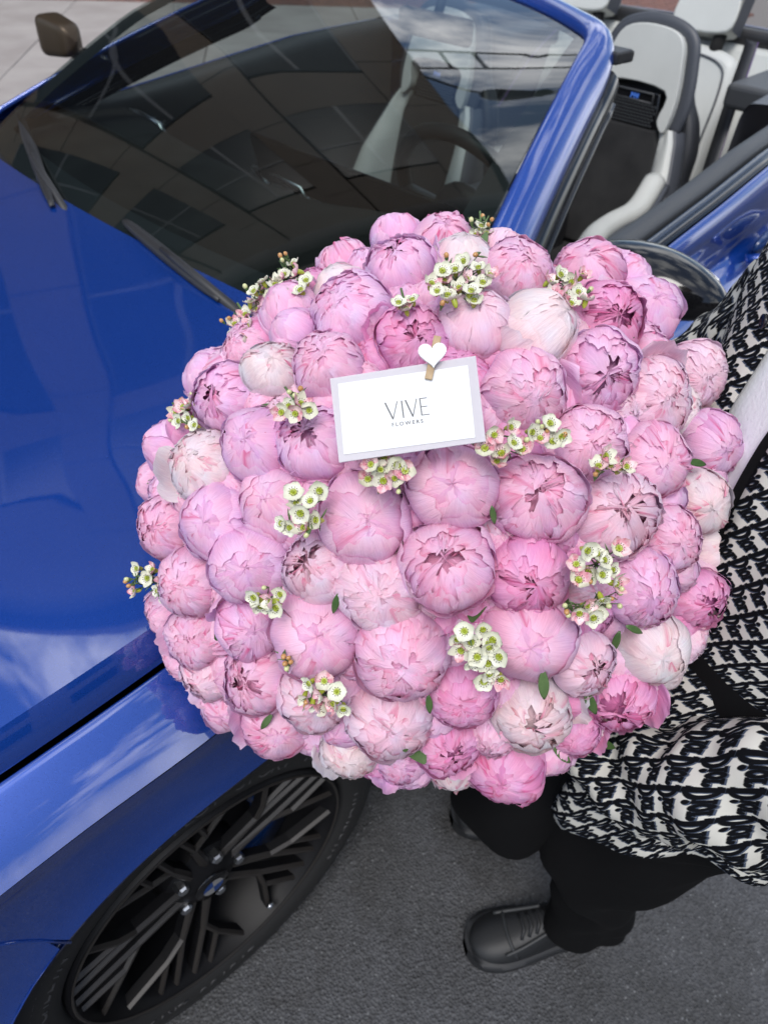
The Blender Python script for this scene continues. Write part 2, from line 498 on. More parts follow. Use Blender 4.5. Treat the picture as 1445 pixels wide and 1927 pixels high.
# ------------------------------------------------------------------ the car
CY = .93       # centre line
car = thing('convertible_car', 'blue open-top convertible with pale grey seats parked at the kerb', 'car', (1.3, CY, 0))
def mir(P):
    Q = P.copy(); Q[..., 1] = 2 * CY - Q[..., 1]; return Q

# hood: rows from the windscreen to the nose (X, Y crease, z centre, z crease)
HR = [(.60, .10, 1.000, .975), (.50, .075, .996, .967), (.30, .050, .990, .958), (.05, .044, .982, .945), (-.15, .047, .968, .935), (-.40, .075, .93, .90), (-.65, .14, .85, .81), (-.82, .24, .76, .70), (-.90, .32, .70, .62)]
def hood_pt(i, t):       # t 0 near crease .. 1 far crease
    X, yc, z0, z1 = HR[i]
    s = 2 * t - 1
    dx = .085 * s * s - .085 if i == 0 else (.085 * s * s - .085) * (.9 if i == 1 else .4 if i == 2 else 0)
    dx += (i >= 5) * .11 * s * s * (i - 4) * .6
    bump = .003 * math.exp(-((abs(s) - .62) / .10) ** 2)
    return (X + dx, yc + (2 * (CY - yc)) * t, z1 + (z0 - z1) * (1 - abs(s) ** 2.2) + bump * (.3 if i == 0 else 1) * (1 if 0 < i < 7 else .3))
ts = [0, .05, .12, .19, .27, .38, .5, .62, .73, .81, .88, .95, 1]
H = np.array([[hood_pt(i, t) for t in ts] for i in range(len(HR))])
g = Geo(); g.grid(surf(H, 60, 70))
e = H[:, 0]
def strip(e):
    g1 = np.stack([e, e + V(0, -.006, -.010), e + V(0, -.014, -.026), e + V(0, -.018, -.040)], 1)
    return surf(g1, 60, 9)
g.grid(strip(e)); g.grid(mir(strip(e)))
hood = g.build('hood', M['paint'], car)

# fenders: top band, shoulder crease, side down to the wheel arch
RA = .362
WC = V(0, 0, .34)
def arch_z(x, low=.24, xc=0.0):
    d = RA ** 2 - (x - xc) ** 2
    return .34 + math.sqrt(d) if d > 0 else low
def fender(xs_ctrl, xs, side_bottom, name, parent=car, split=None):
    pass
FR = [(.78, .118, .972, .050, .905), (.62, .085, .945, .020, .885), (.45, .050, .922, -.010, .868), (.25, .034, .910, -.038, .852), (.05, .026, .903, -.053, .842), (-.15, .029, .893, -.046, .836), (-.35, .045, .872, -.036, .815), (-.55, .085, .825, -.010, .77), (-.75, .16, .74, .05, .69), (-.88, .27, .64, .14, .60)]
def fr_at(x):
    a = np.array(FR)[::-1]
    return [np.interp(x, a[:, 0], a[:, k]) for k in range(1, 5)]
XS = np.linspace(.78, -.88, 90)
frs = crom(np.array(FR), 90)
top = []
for X, yg, zg, ys, zs in frs:
    p0 = V(X, yg - .004, zg - .012); p1 = V(X, yg - .007, zg - .001)
    p2 = V(X, yg + (ys - yg) * .35, zg + (zs - zg) * .22); p3 = V(X, yg + (ys - yg) * .7, zg + (zs - zg) * .58); p4 = V(X, ys, zs)
    top.append([V(X, yg - .004, zg - .05), p0, p1, p2, p3, p4])
top = np.array(top)
topg = np.concatenate([top[:, :1], np.swapaxes(crom(np.swapaxes(top[:, 1:], 0, 1), 17), 0, 1)], 1)
def seam_z(x):
    return np.interp(-x, [.0, .195, .26, .34, .9], [.3, .625, .722, .74, .60])
def side_cols(X, ys, zs, zb):
    n = 16; o = []
    lip = 0.0
    for k in range(n + 1):
        t = k / n; z = zs + (zb - zs) * t
        dz = zs - z
        y = ys + .020 * min(dz / .05, 1) + .012 * min(max(dz - .05, 0) / .2, 1)      # tucks in under the shoulder
        if dz > .3: y += .03 * (dz - .3)
        # flare towards the arch
        r = math.hypot(X, z - .34)
        y -= .020 * math.exp(-max(r - RA, 0) / .05)
        o.append((X, y, z))
    return o
side, bump_ = [], []
for X, yg, zg, ys, zs in frs:
    if X >= -.205:
        side.append(side_cols(X, ys, zs, arch_z(X)))
    else:
        side.append(side_cols(X, ys, zs, min(seam_z(X), zs - .01)))
side = np.array(side)
def lip(xc=0.0):
    rows = []
    for a in np.linspace(math.radians(-14), math.radians(194), 60):
        x, z = RA * math.cos(a), .34 + RA * math.sin(a)
        ys = fr_at(x)[2]
        y = ys + .020 + .012 - .022
        zs = fr_at(x)[3]; dz = zs - z
        y = ys + .020 * min(dz / .05, 1) + .012 * min(max(dz - .05, 0) / .2, 1) - .020
        if dz > .3: y += .03 * (dz - .3)
        c, s_ = math.cos(a), math.sin(a)
        rows.append([(x + xc, y, z), (x - .008 * c + xc, y + .002, z - .008 * s_), (x - .012 * c + xc, y + .012, z - .012 * s_), (x - .012 * c + xc, y + .05, z - .012 * s_)])
    return np.array(rows)
for far in (False, True):
    g = Geo(); T = mir if far else (lambda P: P)
    g.grid(T(topg)); g.grid(T(side))
    fo = g.build('fender', M['paint'], car)
    g = Geo(); g.grid(T(lip())); g.build('arch_lip', M['black_plastic'] if False else M['paint'], fo)
    # wheel well liner
    th = np.linspace(math.radians(-20), math.radians(200), 40)
    g = Geo(); g.grid(T(np.array([[(.358 * math.cos(t), y, .34 + .358 * math.sin(t)) for y in (.02, .10, .30)] for t in th])))
    g.grid(T(np.array([[(r * math.cos(t), .30, .34 + r * math.sin(t)) for r in (.358, .2, .02)] for t in th])))
    g.build('wheel_well', M['void'], fo)
    # bumper part in front of the wheel
    rows = []
    for X, yg, zg, ys, zs in frs:
        if X < -.195:
            zt = min(seam_z(X), zs - .01) - .003
            zb = .22 if X < -.36 else .34 - math.sqrt(max(RA ** 2 - X * X, 0)) 
            zlow = .2
            r = []
            for k in range(13):
                t = k / 12; z = zt + (zlow - zt) * t
                x = X
                d = RA ** 2 - (z - .34) ** 2
                xl = -math.sqrt(d) if d > 0 else 0
                x = min(X, xl - (.0 if X > -.25 else 0))
                dz = zs - z
                y = ys + .020 * min(dz / .05, 1) + .012 * min(max(dz - .05, 0) / .2, 1) - .020 * math.exp(-max(math.hypot(x, z - .34) - RA, 0) / .05) + .002
                r.append((x, y, z))
            rows.append(r)
    g = Geo(); g.grid(T(np.array(rows)))
    bc_ = g.build('bumper_corner', M['paint'], car)
    sl = []
    for X, yg, zg, ys, zs in frs:
        if -.62 < X < -.19:
            z = min(seam_z(X), zs - .01); dz = zs - z
            sl.append((X, ys + .020 * min(dz / .05, 1) + .012 * min(max(dz - .05, 0) / .2, 1) - .020 * math.exp(-max(math.hypot(X, z - .34) - RA, 0) / .05) - .0005, z - .002))
    g = Geo(); g.tube(T(np.array(sl)), .0022, 6); g.build('panel_edge', M['paint'], bc_)
# nose
ys0 = FR[-1][3] + .03
nose = []
for s in np.linspace(-1, 1, 9):
    x = -.90 - .17 * (1 - s * s) ** .7; y = CY + s * (CY - ys0)
    nose.append([(x + .03, y * 1 , .62 + .05 * (1 - s * s)), (x, y, .56), (x - .02, y, .45), (x - .02, y, .3), (x + .02, y, .2)])
g = Geo(); g.grid(surf(np.array(nose), 40, 16)); g.build('front_bumper', M['paint'], car)
for s in (-1, 1):
    g = Geo(); c = V(-1.07, CY + s * .13, .46); g.box(c, (.06, .17, .26)); gr = g.build('kidney_grille', M['black_gloss'], car, smooth=False, bevel=.02)
    for k in range(5):
        g = Geo(); g.box(c + V(-.035, 0, -.09 + .045 * k), (.01, .15, .012)); g.build('grille_bar', M['black_plastic'], gr, smooth=False)
    g = Geo(); g.ellipsoid((-.965, CY + s * .55, .56), (.08, .17, .045)); g.build('headlight', M['glass'], car)

# ---- windscreen, pillars, header
def wtop(s): return V(1.56 - .17 * s * s, CY + s * .50, 1.315 - .015 * s * s)
def wbot(s): return V(.505 + .105 * s * s, CY - .045 + s * .745, .985)
def wpt(s, t):      # t 0 base .. 1 header
    p = wbot(s) * (1 - t) + wtop(s) * t
    return p + V(-.03, 0, .055) * (4 * t * (1 - t)) * (.3 + .55 * (1 - s * s)) + V(0, 0, .07) * ((s + 1) / 2) ** 2 * min(t * 2, 1) ** .8
N = 36
W = np.array([[wpt(s, t) for t in np.linspace(.0, .985, 26)] for s in np.linspace(-.975, .975, N)])
g = Geo(); g.grid(W); g.build('windscreen', M['glass'], car)
# black ceramic border round the glass, just inside it
def off(P): return P + V(.004, 0, -.004)
g = Geo()
g.grid(off(np.array([[wpt(s, t) for t in (0, .03, .06)] for s in np.linspace(-.97, .97, N)])))
g.grid(off(np.array([[wpt(s, t) for t in (.962, .985)] for s in np.linspace(-.97, .97, N)])))
for sg in (-1, 1):
    g.grid(off(np.array([[wpt(sg * s, t) for s in (.885, .93, .972)] for t in np.linspace(.0, .985, 30)])))
g.build('windscreen_border', M['grey_plastic'], car)
# blue frame: pillars and header as one swept band
def frame_pt(s, t, o, h):   # o outwards, h height above glass
    return wpt(s, t) + o + V(-.30, 0, .95) * h
fr = []
for sg, seq in ((-1, np.linspace(-.02, 1, 34)),):
    for t in seq:
        w = .052
        base = wpt(-1, t)
        outd = V(0, -1, 0)
        if t > .90:   # rounding the corner
            k = (t - .90) / .10 * math.pi / 4
            outd = V(math.sin(k) * .9, -math.cos(k), math.sin(k) * .2)
        kd = 1 - max(0, (t - .90) / .10) * .5; UPN = V(-.3, 0, .95)
        fr.append([base + outd * (-.012) + UPN * -.004, base + outd * (-.006) + UPN * .006, base + outd * w * .5 + UPN * (.012 - .022 * kd), base + outd * w * .9 + UPN * (.0 - .042 * kd), base + outd * w * .98 + UPN * (-.016 - .048 * kd), base + outd * (w * .8) + UPN * (-.03 - .05 * kd)])
for s in np.linspace(-.96, 0, 24):
    base = wpt(s, 1); k = max(0, (-s - .86) / .14)
    outd = unit(V(1, -1.0 * k, .12))
    w = .062
    fr.append([base + outd * (-.012) + V(-.3, 0, .95) * -.004, base + outd * (-.006) + V(-.3, 0, .95) * .008, base + outd * w * .5 + V(-.3, 0, .95) * .018, base + outd * w * .9 + V(-.3, 0, .95) * .008, base + outd * w + V(-.3, 0, .95) * -.014, base + outd * (w * .8) + V(-.3, 0, .95) * -.03])
fr = np.array(fr)
full = np.concatenate([fr, mir(fr)[::-1][1:]])
sm = full.copy()
for _ in range(2):
    sm[1:-1] = .25 * sm[:-2] + .5 * sm[1:-1] + .25 * sm[2:]
P = np.swapaxes(crom(np.swapaxes(sm, 0, 1), 16), 0, 1)
g = Geo(); g.grid(P); g.build('windscreen_frame', M['paint'], car, solid=.004)
# outer dark seal and bright side strip along the pillars
for far in (False, True):
    T = mir if far else (lambda P: P)
    A = fr[:33]
    r1 = A[:, 4]
    g = Geo()
    nn = len(r1)
    sm1 = r1.copy()
    o1 = sm1 + V(0, -.004, -.006); o2 = sm1 + V(.010, -.012, -.020); o3 = sm1 + V(.022, -.008, -.036); o4 = sm1 + V(.035, .010, -.045)
    g.grid(T(surf(np.stack([sm1 + V(0, .006, -.004), o1, o2, o3, o4], 1), 60, 12)))
    g.build('pillar_seal', M['black_gloss'], car)
    g = Geo(); q = o3 + V(.006, .004, -.012)
    g.tube(T(q[:-1]), .009, 8); g.build('pillar_trim', M['black_gloss'], car)
    # latch at the top corner
    g = Geo(); c = T(np.array([wpt(-1, 1) + V(.045, -.03, -.03)]))[0]
    sy = 1 if far else -1
    g.box(c + V(.005, 0, -.002), (.06, .05, .024)); g.box(c + V(.045, sy * .008, -.008), (.035, .014, .022)); g.box(c + V(.045, -sy * .022, -.008), (.028, .010, .018))
    g.build('roof_latch', M['black_plastic'], car, smooth=False, bevel=.005)
g = Geo()    # inner header lining
g.grid(np.array([[wtop(s) + V(.0, 0, -.012), wtop(s) + V(.03, 0, -.03), wtop(s) + V(.075, 0, -.02), wtop(s) + V(.08, 0, -.008)] for s in np.linspace(-.98, .98, 20)]))
g.build('header_lining', M['grey_plastic'], car)
# interior mirror
g = Geo(); c = wpt(0, .86) + V(.08, 0, -.07); g.box(c, (.03, .23, .06)); im = g.build('interior_mirror', M['black_gloss'], car, smooth=False, bevel=.012)
g = Geo(); g.tube([c, wpt(0, .95) + V(.01, 0, -.012)], .012, 8); g.build('mirror_stalk', M['black_plastic'], im)

# cowl with wipers
rows = []
for s in np.linspace(-1.02, 1.02, 40):
    b = wbot(s); h = V(b[0] - .055, b[1], .955)
    rows.append([b + V(.03, 0, .004), b + V(-.005, 0, -.008), b + V(-.03, 0, -.025), h + V(-.03, 0, -.03), h + V(-.08, 0, -.04)])
g = Geo(); g.grid(np.array(rows)); cowl = g.build('cowl', M['black_plastic'], car)
def wiper(p0, p1, pv):
    w = Geo(); p0, p1 = np.array(p0), np.array(p1)
    d = p1 - p0; L = np.linalg.norm(d); d /= L; up = V(-.35, 0, .93); sd_ = unit(np.cross(d, up))
    prof = []
    for t in np.linspace(0, 1, 20):
        c = p0 + d * L * t; k = .005 + .006 * math.sin(math.pi * min(t * 1.05, 1)) ** .5
        hgt = .003 + .007 * math.sin(math.pi * t)
        prof.append([c + sd_ * k * 1.2, c + sd_ * k * .5 + up * hgt, c - sd_ * k * .2 + up * hgt * .8, c - sd_ * k * 1.2])
    w.grid(np.array(prof))
    wo = w.build('wiper', M['black_plastic'], car, solid=.003)
    w = Geo(); w.tube([p0 + d * L * .45 + up * .010, p0 + d * L * .6 + up * .016, np.array(pv) + V(0, 0, .02), np.array(pv)], [.005, .007, .010, .013], 8)
    w.build('wiper_arm', M['black_plastic'], wo)
wiper((.535, .885, 1.012), (.485, .52, .998), (.49, .46, .965))
wiper((.69, 1.60, 1.035), (.478, 1.06, 1.004), (.48, .98, .96))

# ---- doors, rear body
def belt(x):     # near side top edge: (y outer, z)
    xs = [.60, .80, 1.0, 1.22, 1.48, 1.73, 2.0, 2.4, 2.8, 3.3, 3.6]
    return np.interp(x, xs, [.125, .12, .105, .10, .105, .115, .13, .155, .20, .28, .36]), np.interp(x, xs, [.975, .975, .985, 1.005, 1.034, 1.062, 1.075, 1.085, 1.08, 1.05, 1.0])
def body_cols(X, z_low=.26):
    y, z = belt(X)
    sx = np.interp(X, [.6, 2.0, 2.9, 3.5], [0, .01, -.02, .12])
    pts_ = [(y + .004, z - .012), (y, z), (y - .012, z + .002), (y - .03, z - .035), (y - .065, z - .10), (y - .085, z - .155), (-.03 + sx, .86), (-.048 + sx, .80), (-.03 + sx, .76), (-.015 + sx, .66), (-.01 + sx, .55), (-.02 + sx, .42), (0 + sx, .30), (.03 + sx, z_low)]
    w_ = np.interp(X, [.6, 1.15], [0, 1])
    pts_ = [(a + w_ * np.interp(b_, [.3, .76, .86, .92, z - .03], [0, .03, .085, .06, .0]), b_) for a, b_ in pts_]
    return [(X, a, b_) for a, b_ in pts_]
for far in (False, True):
    T = mir if far else (lambda P: P)
    # panel behind the front wheel, under the fender
    rows = []
    for X in np.linspace(.205, .60, 14):
        f_ = fr_at(X); zt = .50 if False else None
        ys, zs = f_[2], f_[3]
        r = []
        for k in range(13):
            t = k / 12; z = zs + (.26 - zs) * t
            d = RA ** 2 - (z - .34) ** 2; xl = math.sqrt(d) if d > 0 else 0
            x = max(X, xl + .001)
            dz = zs - z
            y = ys + .020 * min(dz / .05, 1) + .012 * min(max(dz - .05, 0) / .2, 1) + .004
            r.append((x, y, z))
        rows.append(r)
    g = Geo(); g.grid(T(np.array(rows))); g.build('lower_fender', M['paint'], car)
    D = np.array([body_cols(X) for X in np.linspace(.63, 2.08, 30)])
    g = Geo(); g.grid(T(surf(D, 50, 60))); door = g.build('door', M['paint'], car)
    # bright strip, window slot, soft pad along the top of the door
    xs = np.linspace(.80, 2.08, 30); b_ = np.array([belt(x) for x in xs])
    def line(dy, dz): return np.stack([xs, b_[:, 0] + dy, b_[:, 1] + dz], 1)
    g = Geo(); g.grid(T(np.stack([line(.003, .001), line(.006, .006), line(.016, .009), line(.020, .004)], 1))); g.build('belt_strip', M['black_gloss'], door)
    g = Geo(); g.grid(T(np.stack([line(.020, .003), line(.024, .010), line(.032, .012), line(.037, .005)], 1))); g.build('belt_trim', M['trim'], door)
    g = Geo(); g.grid(T(np.stack([line(.036, .006), line(.036, -.03), line(.044, -.03), line(.044, .006)], 1))); g.build('window_slot', M['void'], door)
    g = Geo(); g.grid(T(np.swapaxes(crom(np.swapaxes(np.stack([line(.043, -.02), line(.044, .010), line(.052, .018), line(.072, .019), line(.095, .010), line(.105, -.02), line(.108, -.10), line(.11, -.25), line(.12, -.5)], 1), 0, 1), 24), 0, 1))); g.build('door_pad', M['grey_plastic'], door)
    # handle
    hx, hy, hz = 1.76, .040, .892
    g = Geo()
    g.tube(T(np.array([(hx - .13, hy + .02, hz - .005), (hx - .10, hy - .014, hz), (hx - .04, hy - .024, hz + .002), (hx + .05, hy - .024, hz + .004), (hx + .11, hy - .014, hz + .004), (hx + .14, hy + .015, hz + .004)])), [.013, .015, .016, .016, .015, .013], 10, squash=.75)
    hd = g.build('door_handle', M['paint'], door)
    g = Geo(); g.ellipsoid(T(np.array([(hx - .01, hy + .020, hz + .010)]))[0], (.09, .014, .032)); g.build('handle_recess', M['navy_gloss'], hd)
    # rear quarter with arch round the rear wheel
    RX = 2.857
    rows = []
    for X in np.linspace(2.085, 3.62, 44):
        c = np.array(body_cols(X)); d = (RA + .004) ** 2 - (X - RX) ** 2
        zb = .34 + math.sqrt(d) if d > 0 else .26
        zt = c[:, 2]
        cc = surf(np.stack([c, c]), 2, 40)[0]
        zs = cc[:, 2]; znew = np.where(zs < zb, zb, zs)
        cc[:, 2] = znew
        rows.append(cc)
    g = Geo(); g.grid(T(np.array(rows))); g.build('rear_quarter', M['paint'], car)
    th = np.linspace(math.radians(-20), math.radians(200), 30)
    g = Geo(); g.grid(T(np.array([[(RX + .37 * math.cos(t), y, .34 + .37 * math.sin(t)) for y in (.0, .10, .30)] for t in th]))); g.build('wheel_well', M['void'], car)
    g = Geo(); g.box(T(np.array([(1.4, .06, .25)]))[0], (2.1, .14, .1)); g.build('sill', M['black_plastic'], car, smooth=False, bevel=.02)
    # side mirror
    sy = -1 if not far else 1
    mc = V(1.00, -.005, 1.060)
    prof = []
    L0, L1 = V(1.005, .118, 1.062), V(1.01, -.128, 1.048)
    for t in np.linspace(0, 1, 22):
        c = L0 + (L1 - L0) * t
        w = max(.004, math.sin(math.pi * min(max(t * .94 + .06, 0), 1)) ** .55)
        th2 = np.linspace(0, 2 * math.pi, 28, endpoint=False)
        hx_, hz_ = .068 * w, .052 * w
        ring = []
        for q in th2:
            xx = math.cos(q); zz = math.sin(q)
            ring.append(c + V(hx_ * xx - .012 * (1 - t), 0, hz_ * (zz if zz > 0 else zz * 1.05)))
        prof.append(ring)
    if far:
        prof = [[V(1.0, -.045 + .085 * (2 * i_ / 21 - 1), 1.115) + V(.045 * np.sign(math.cos(q_)) * abs(math.cos(q_)) ** .4, 0, .058 * np.sign(math.sin(q_)) * abs(math.sin(q_)) ** .4) * (1 - .35 * (i_ / 21)) * (1 - .95 * abs(2 * i_ / 21 - 1) ** 7) for q_ in np.linspace(0, 2 * math.pi, 28, endpoint=False)] for i_ in range(22)]
    g = Geo(); g.grid(T(np.array(prof)), closed_v=True)
    sm_ = g.build('side_mirror', M['black_gloss'] if not far else M['brown_reflection'], car)
    g = Geo(); g.ellipsoid(T(np.array([(1.045, .0, 1.053)]))[0], (.03, .10, .036)); g.build('mirror_glass', M['chrome'], sm_)
    g = Geo(); g.tube(T(np.array([(1.02, .15, .985), (1.01, .10, 1.005), (1.01, .05, 1.03)])), [.03, .026, .024], 10); g.build('mirror_foot', M['black_gloss'], sm_)
# fixed panels: scuttle sides between hood and pillar
for far in (False, True):
    T = mir if far else (lambda P: P)
    g = Geo(); g.grid(T(np.array([[(.50, .05, .95), (.50, .11, .955)], [(.62, .10, .968), (.60, .22, .975)], [(.80, .125, .975), (.80, .26, 1.04)]]))); g.build('mirror_triangle', M['black_gloss'], car)
# boot lid and tail
rows = []
for X, z in ((3.10, 1.10), (3.2, 1.09), (3.3, 1.07), (3.55, 1.02), (3.64, .98), (3.68, .85), (3.70, .6), (3.66, .3)):
    yb = belt(min(X, 3.6))[0] + (.0 if X < 3.6 else .0)
    rows.append([(X - .10 * s * s * (X > 3.4), CY + s * (CY - yb + (.002)), z - .02 * s * s - (.0)) for s in np.linspace(-1, 1, 13)])
g = Geo(); g.grid(surf(np.array(rows), 40, 40)); g.build('boot_lid', M['paint'], car)

# ---- interior: dashboard, wheel, floor, tunnel, rear deck
g = Geo()
rows = []
for s in np.linspace(-1, 1, 30):
    y = CY + s * .78
    xb = .52 + .11 * s * s
    hood_b = .03 * math.exp(-((y - .55) / .17) ** 2)
    rows.append([(xb, y, .965), (xb + .18, y, .985), (xb + .36, y, .985 + hood_b), (xb + .44, y, .965 + hood_b), (xb + .46, y, .90), (xb + .42, y, .82), (xb + .40, y, .60), (xb + .3, y, .35)])
g.grid(surf(np.array(rows), 50, 50)); dash = g.build('dashboard', M['dark_fabric'], car)
def vent(y0, y1, x0, nm='air_vent'):
    z = .952; g = Geo()
    o = [(x0, y0, z - .035), (x0 - .01, y0 + .03, z + .02), (x0 - .01, y1 - .03, z + .028), (x0 + .005, y1 + .07, z + .015), (x0 + .01, y1, z - .03)]
    g.tube(np.array(o + [o[0]]), .007, 8); v_ = g.build(nm, M['satin'], dash)
    for k in range(4):
        pass
    return v_
vent(1.46, 1.62, 1.03); vent(.22, .32, 1.04); vent(.85, 1.0, 1.0)
for (y0, y1, x0) in ((1.46, 1.62, 1.03), (.85, 1.0, 1.0)):
    for k in range(4):
        g = Geo(); yy = y0 + .02 + (y1 - y0 - .02) * k / 3; g.box((x0 + .002, yy, .955), (.01, .006, .05)); g.build('vent_slat', M['grey_plastic'], dash, smooth=False)
# curved display
g = Geo(); g.box((.985, .72, 1.01), (.015, .62, .11), Euler((0, -.25, 0)).to_matrix()); g.build('display', M['black_gloss'], dash, smooth=False, bevel=.006)
# steering wheel
sc = V(1.20, .56, .97); ax = unit(V(.90, 0, .42))
stw = None
g = Geo(); a_ = V(0, 1, 0); b2_ = np.cross(ax, a_)
ring = [sc + .185 * (math.cos(t) * a_ + math.sin(t) * b2_) for t in np.linspace(0, 2 * math.pi, 49)]
g.tube(ring, .0165, 12, caps=False); stw = g.build('steering_wheel', M['dark_leather'], car)
g = Geo(); g.ellipsoid(sc - ax * .02, (.03, .075, .065)); g.build('wheel_hub', M['dark_leather'], stw)
for an in (0, math.pi, -math.pi / 2):
    g = Geo(); dd = math.cos(an) * a_ + math.sin(an) * b2_
    g.tube([sc - ax * .02 + dd * .05, sc + dd * .178], [.022, .014], 8, squash=.4); g.build('spoke', M['grey_plastic'], stw)
g = Geo(); g.tube([sc - ax * .03, sc - ax * .22], .035, 12); g.build('steering_column', M['black_plastic'], stw)
g = Geo(); g.box((1.9, CY, .28), (2.3, 1.6, .06)); g.build('floor_pan', M['dark_fabric'], car, smooth=False)
g = Geo(); g.box((1.55, CY, .50), (1.2, .22, .34)); con = g.build('centre_console', M['black_plastic'], car, smooth=False, bevel=.03)
g = Geo(); g.box((1.78, CY, .71), (.36, .21, .10)); g.build('armrest', M['slate_leather'], con, smooth=False, bevel=.03)

def slab(outline, c, ex, ey, en, thick, g=None, bulge=0):
    """extruded outline (list of (u, v)) in the plane ex, ey at c, thickness along en"""
    own = g is None
    g = g or Geo()
    o = np.array(outline, float); n = len(o)
    A = np.array([c + ex * p[0] + ey * p[1] for p in o]); Bk = A - en * thick
    g.add(np.concatenate([A, Bk]), [list(range(n)), list(range(n, 2 * n))[::-1]] + [(i, (i + 1) % n, n + (i + 1) % n, n + i) for i in range(n)])
    return g
def smooth_outline(o, n=8):
    o = np.array(o, float); m = len(o); r = []
    for i in range(m):
        p0, p1, p2, p3 = o[i - 1], o[i], o[(i + 1) % m], o[(i + 2) % m]
        for t in np.linspace(0, 1, n, endpoint=False):
            r.append(.5 * (2 * p1 + (-p0 + p2) * t + (2 * p0 - 5 * p1 + 4 * p2 - p3) * t * t + (-p0 + 3 * p1 - 3 * p2 + p3) * t ** 3))
    return r
def seat(cx, cy, z0, badge=True):
    """sport seat; cx = X of the hip point, z0 = cushion height"""
    lean = math.radians(11); SC = .80
    up = V(math.sin(lean), 0, math.cos(lean)) * SC; lat = V(0, 1, 0) * SC; fw = -V(math.cos(lean), 0, -math.sin(lean)) * SC
    b = V(cx, cy, z0)
    # shell
    sh = [(-.25, 0), (-.29, .16), (-.275, .32), (-.27, .42), (-.235, .52), (-.18, .60), (-.145, .72), (-.10, .80), (0, .815), (.10, .80), (.145, .72), (.18, .60), (.235, .52), (.27, .42), (.275, .32), (.29, .16), (.25, 0)]
    g = slab(smooth_outline(sh, 4), b - fw * .02, lat, up, fw, .09)
    so = g.build('seat', M['dark_leather'], car, bevel=.02, angle=35)
    # side bolsters: pale wing with dark outer band
    for s in (-1, 1):
        wing = []; band = []
        for t in np.linspace(0, 1, 24):
            v = -.02 + .50 * t
            wo = np.interp(v, [-.02, .10, .22, .34, .44, .50], [.285, .30, .285, .25, .215, .18])
            wi = np.interp(v, [-.02, .10, .22, .34, .44, .50], [.165, .165, .165, .160, .150, .13])
            f = np.interp(v, [-.02, .10, .22, .34, .48], [.16, .15, .12, .075, .03])
            c = b + up * v
            wing.append([c + lat * s * (wi - .01) + fw * .0, c + lat * s * wi + fw * .03, c + lat * s * (wi + .35 * (wo - wi)) + fw * (f * .9), c + lat * s * (wi + .75 * (wo - wi)) + fw * (f + .012), c + lat * s * wo + fw * f])
            band.append([c + lat * s * wo + fw * f, c + lat * s * (wo + .012) + fw * (f - .006), c + lat * s * (wo + .028) + fw * (f - .05), c + lat * s * (wo + .012) + fw * (-.03)])
        g = Geo(); g.grid(surf(np.array(wing), 30, 14)); g.build('side_bolster', M['pale_leather'], so)
        g = Geo(); g.grid(surf(np.array(band), 30, 10)); g.build('bolster_band', M['slate_leather'], so)
    # dark centre
    cen = [(-.165, -.02), (-.17, .2), (-.16, .40), (-.13, .47), (.13, .47), (.16, .40), (.17, .2), (.165, -.02)]
    g = slab(cen, b + fw * .035, lat, up, fw, .06); g.build('seat_centre', M['dark_fabric'], so, bevel=.012, angle=35)
    # speaker-like mesh field and badge under the headrest
    mc_ = b + up * .515 + fw * .035
    g = slab([(-.12, -.05), (-.10, .075), (.10, .075), (.12, -.05)], mc_, lat, up, fw, .04); g.build('mesh_panel', M['black_gloss'], so, bevel=.006, angle=35)
    g = Geo()
    for r_ in range(7):
        for q in range(14):
            g.box(mc_ + up * (-.04 + .011 * r_) + lat * (-.098 + .0145 * (q + .5 * (r_ % 2))) + fw * .003, (.003, .008, .005))
    o_ = g.build('mesh_grid', M['grey_plastic'], so, smooth=False); o_['kind'] = 'stuff'
    g = Geo()
    g.tube([mc_ + lat * a + up * c_ + fw * .003 for a, c_ in ((-.08, .035), (.08, .035), (.074, .066), (-.074, .066), (-.08, .035))], .003, 6); g.build('badge_frame', M['grey_plastic'], so)
    text('M4', mc_ + lat * .0 + up * .040 + fw * .006, -lat, up, .022, M['lit_blue'], so, 'badge_lettering', extrude=.001)
    # headrest
    hd_ = [(-.135, .565), (-.15, .62), (-.15, .70), (-.12, .775), (0, .80), (.12, .775), (.15, .70), (.15, .62), (.135, .565), (.12, .455), (.165, .37), (.17, .36)]
    hl = [(-.165, .465), (-.125, .50), (-.118, .60), (.118, .60), (.125, .50), (.165, .465), (.175, .56), (.155, .68), (.115, .775), (0, .80), (-.115, .775), (-.155, .68), (-.175, .56)]
    g = slab(smooth_outline(hl, 4), b + fw * .055, lat, up, fw, .07); g.build('headrest', M['pale_leather'], so, bevel=.022, angle=35)
    g = Geo(); oo = np.array([b + lat * p[0] * 1.06 + up * (p[1] + .004) + fw * .012 for p in ((-.175, .47), (-.185, .56), (-.165, .68), (-.125, .775), (0, .808), (.125, .775), (.165, .68), (.185, .56), (.175, .47))])
    g.tube(crom(oo, 50), .022, 10, squash=.6); g.build('headrest_band', M['slate_leather'], so)
    # cushion
    cb = b + V(-.24, 0, -.02)
    g = Geo(); g.box(cb + V(.0, 0, -.06), (.50, .34, .12)); g.build('seat_cushion', M['dark_fabric'], so, smooth=False, bevel=.03)
    for s in (-1, 1):
        rows = []
        for t in np.linspace(0, 1, 16):
            x = .06 - .52 * t; f = .075 - .03 * t ** 2 if t < .93 else .02
            c = cb + V(x + .12, 0, -.01)
            rows.append([c + V(0, s * .155, .0), c + V(0, s * .175, f * .8), c + V(0, s * .225, f), c + V(0, s * .262, f * .6), c + V(0, s * .265, -.10)])
        g = Geo(); g.grid(surf(np.array(rows), 26, 16)); g.build('cushion_bolster', M['pale_leather'], so, solid=.01)
    return so
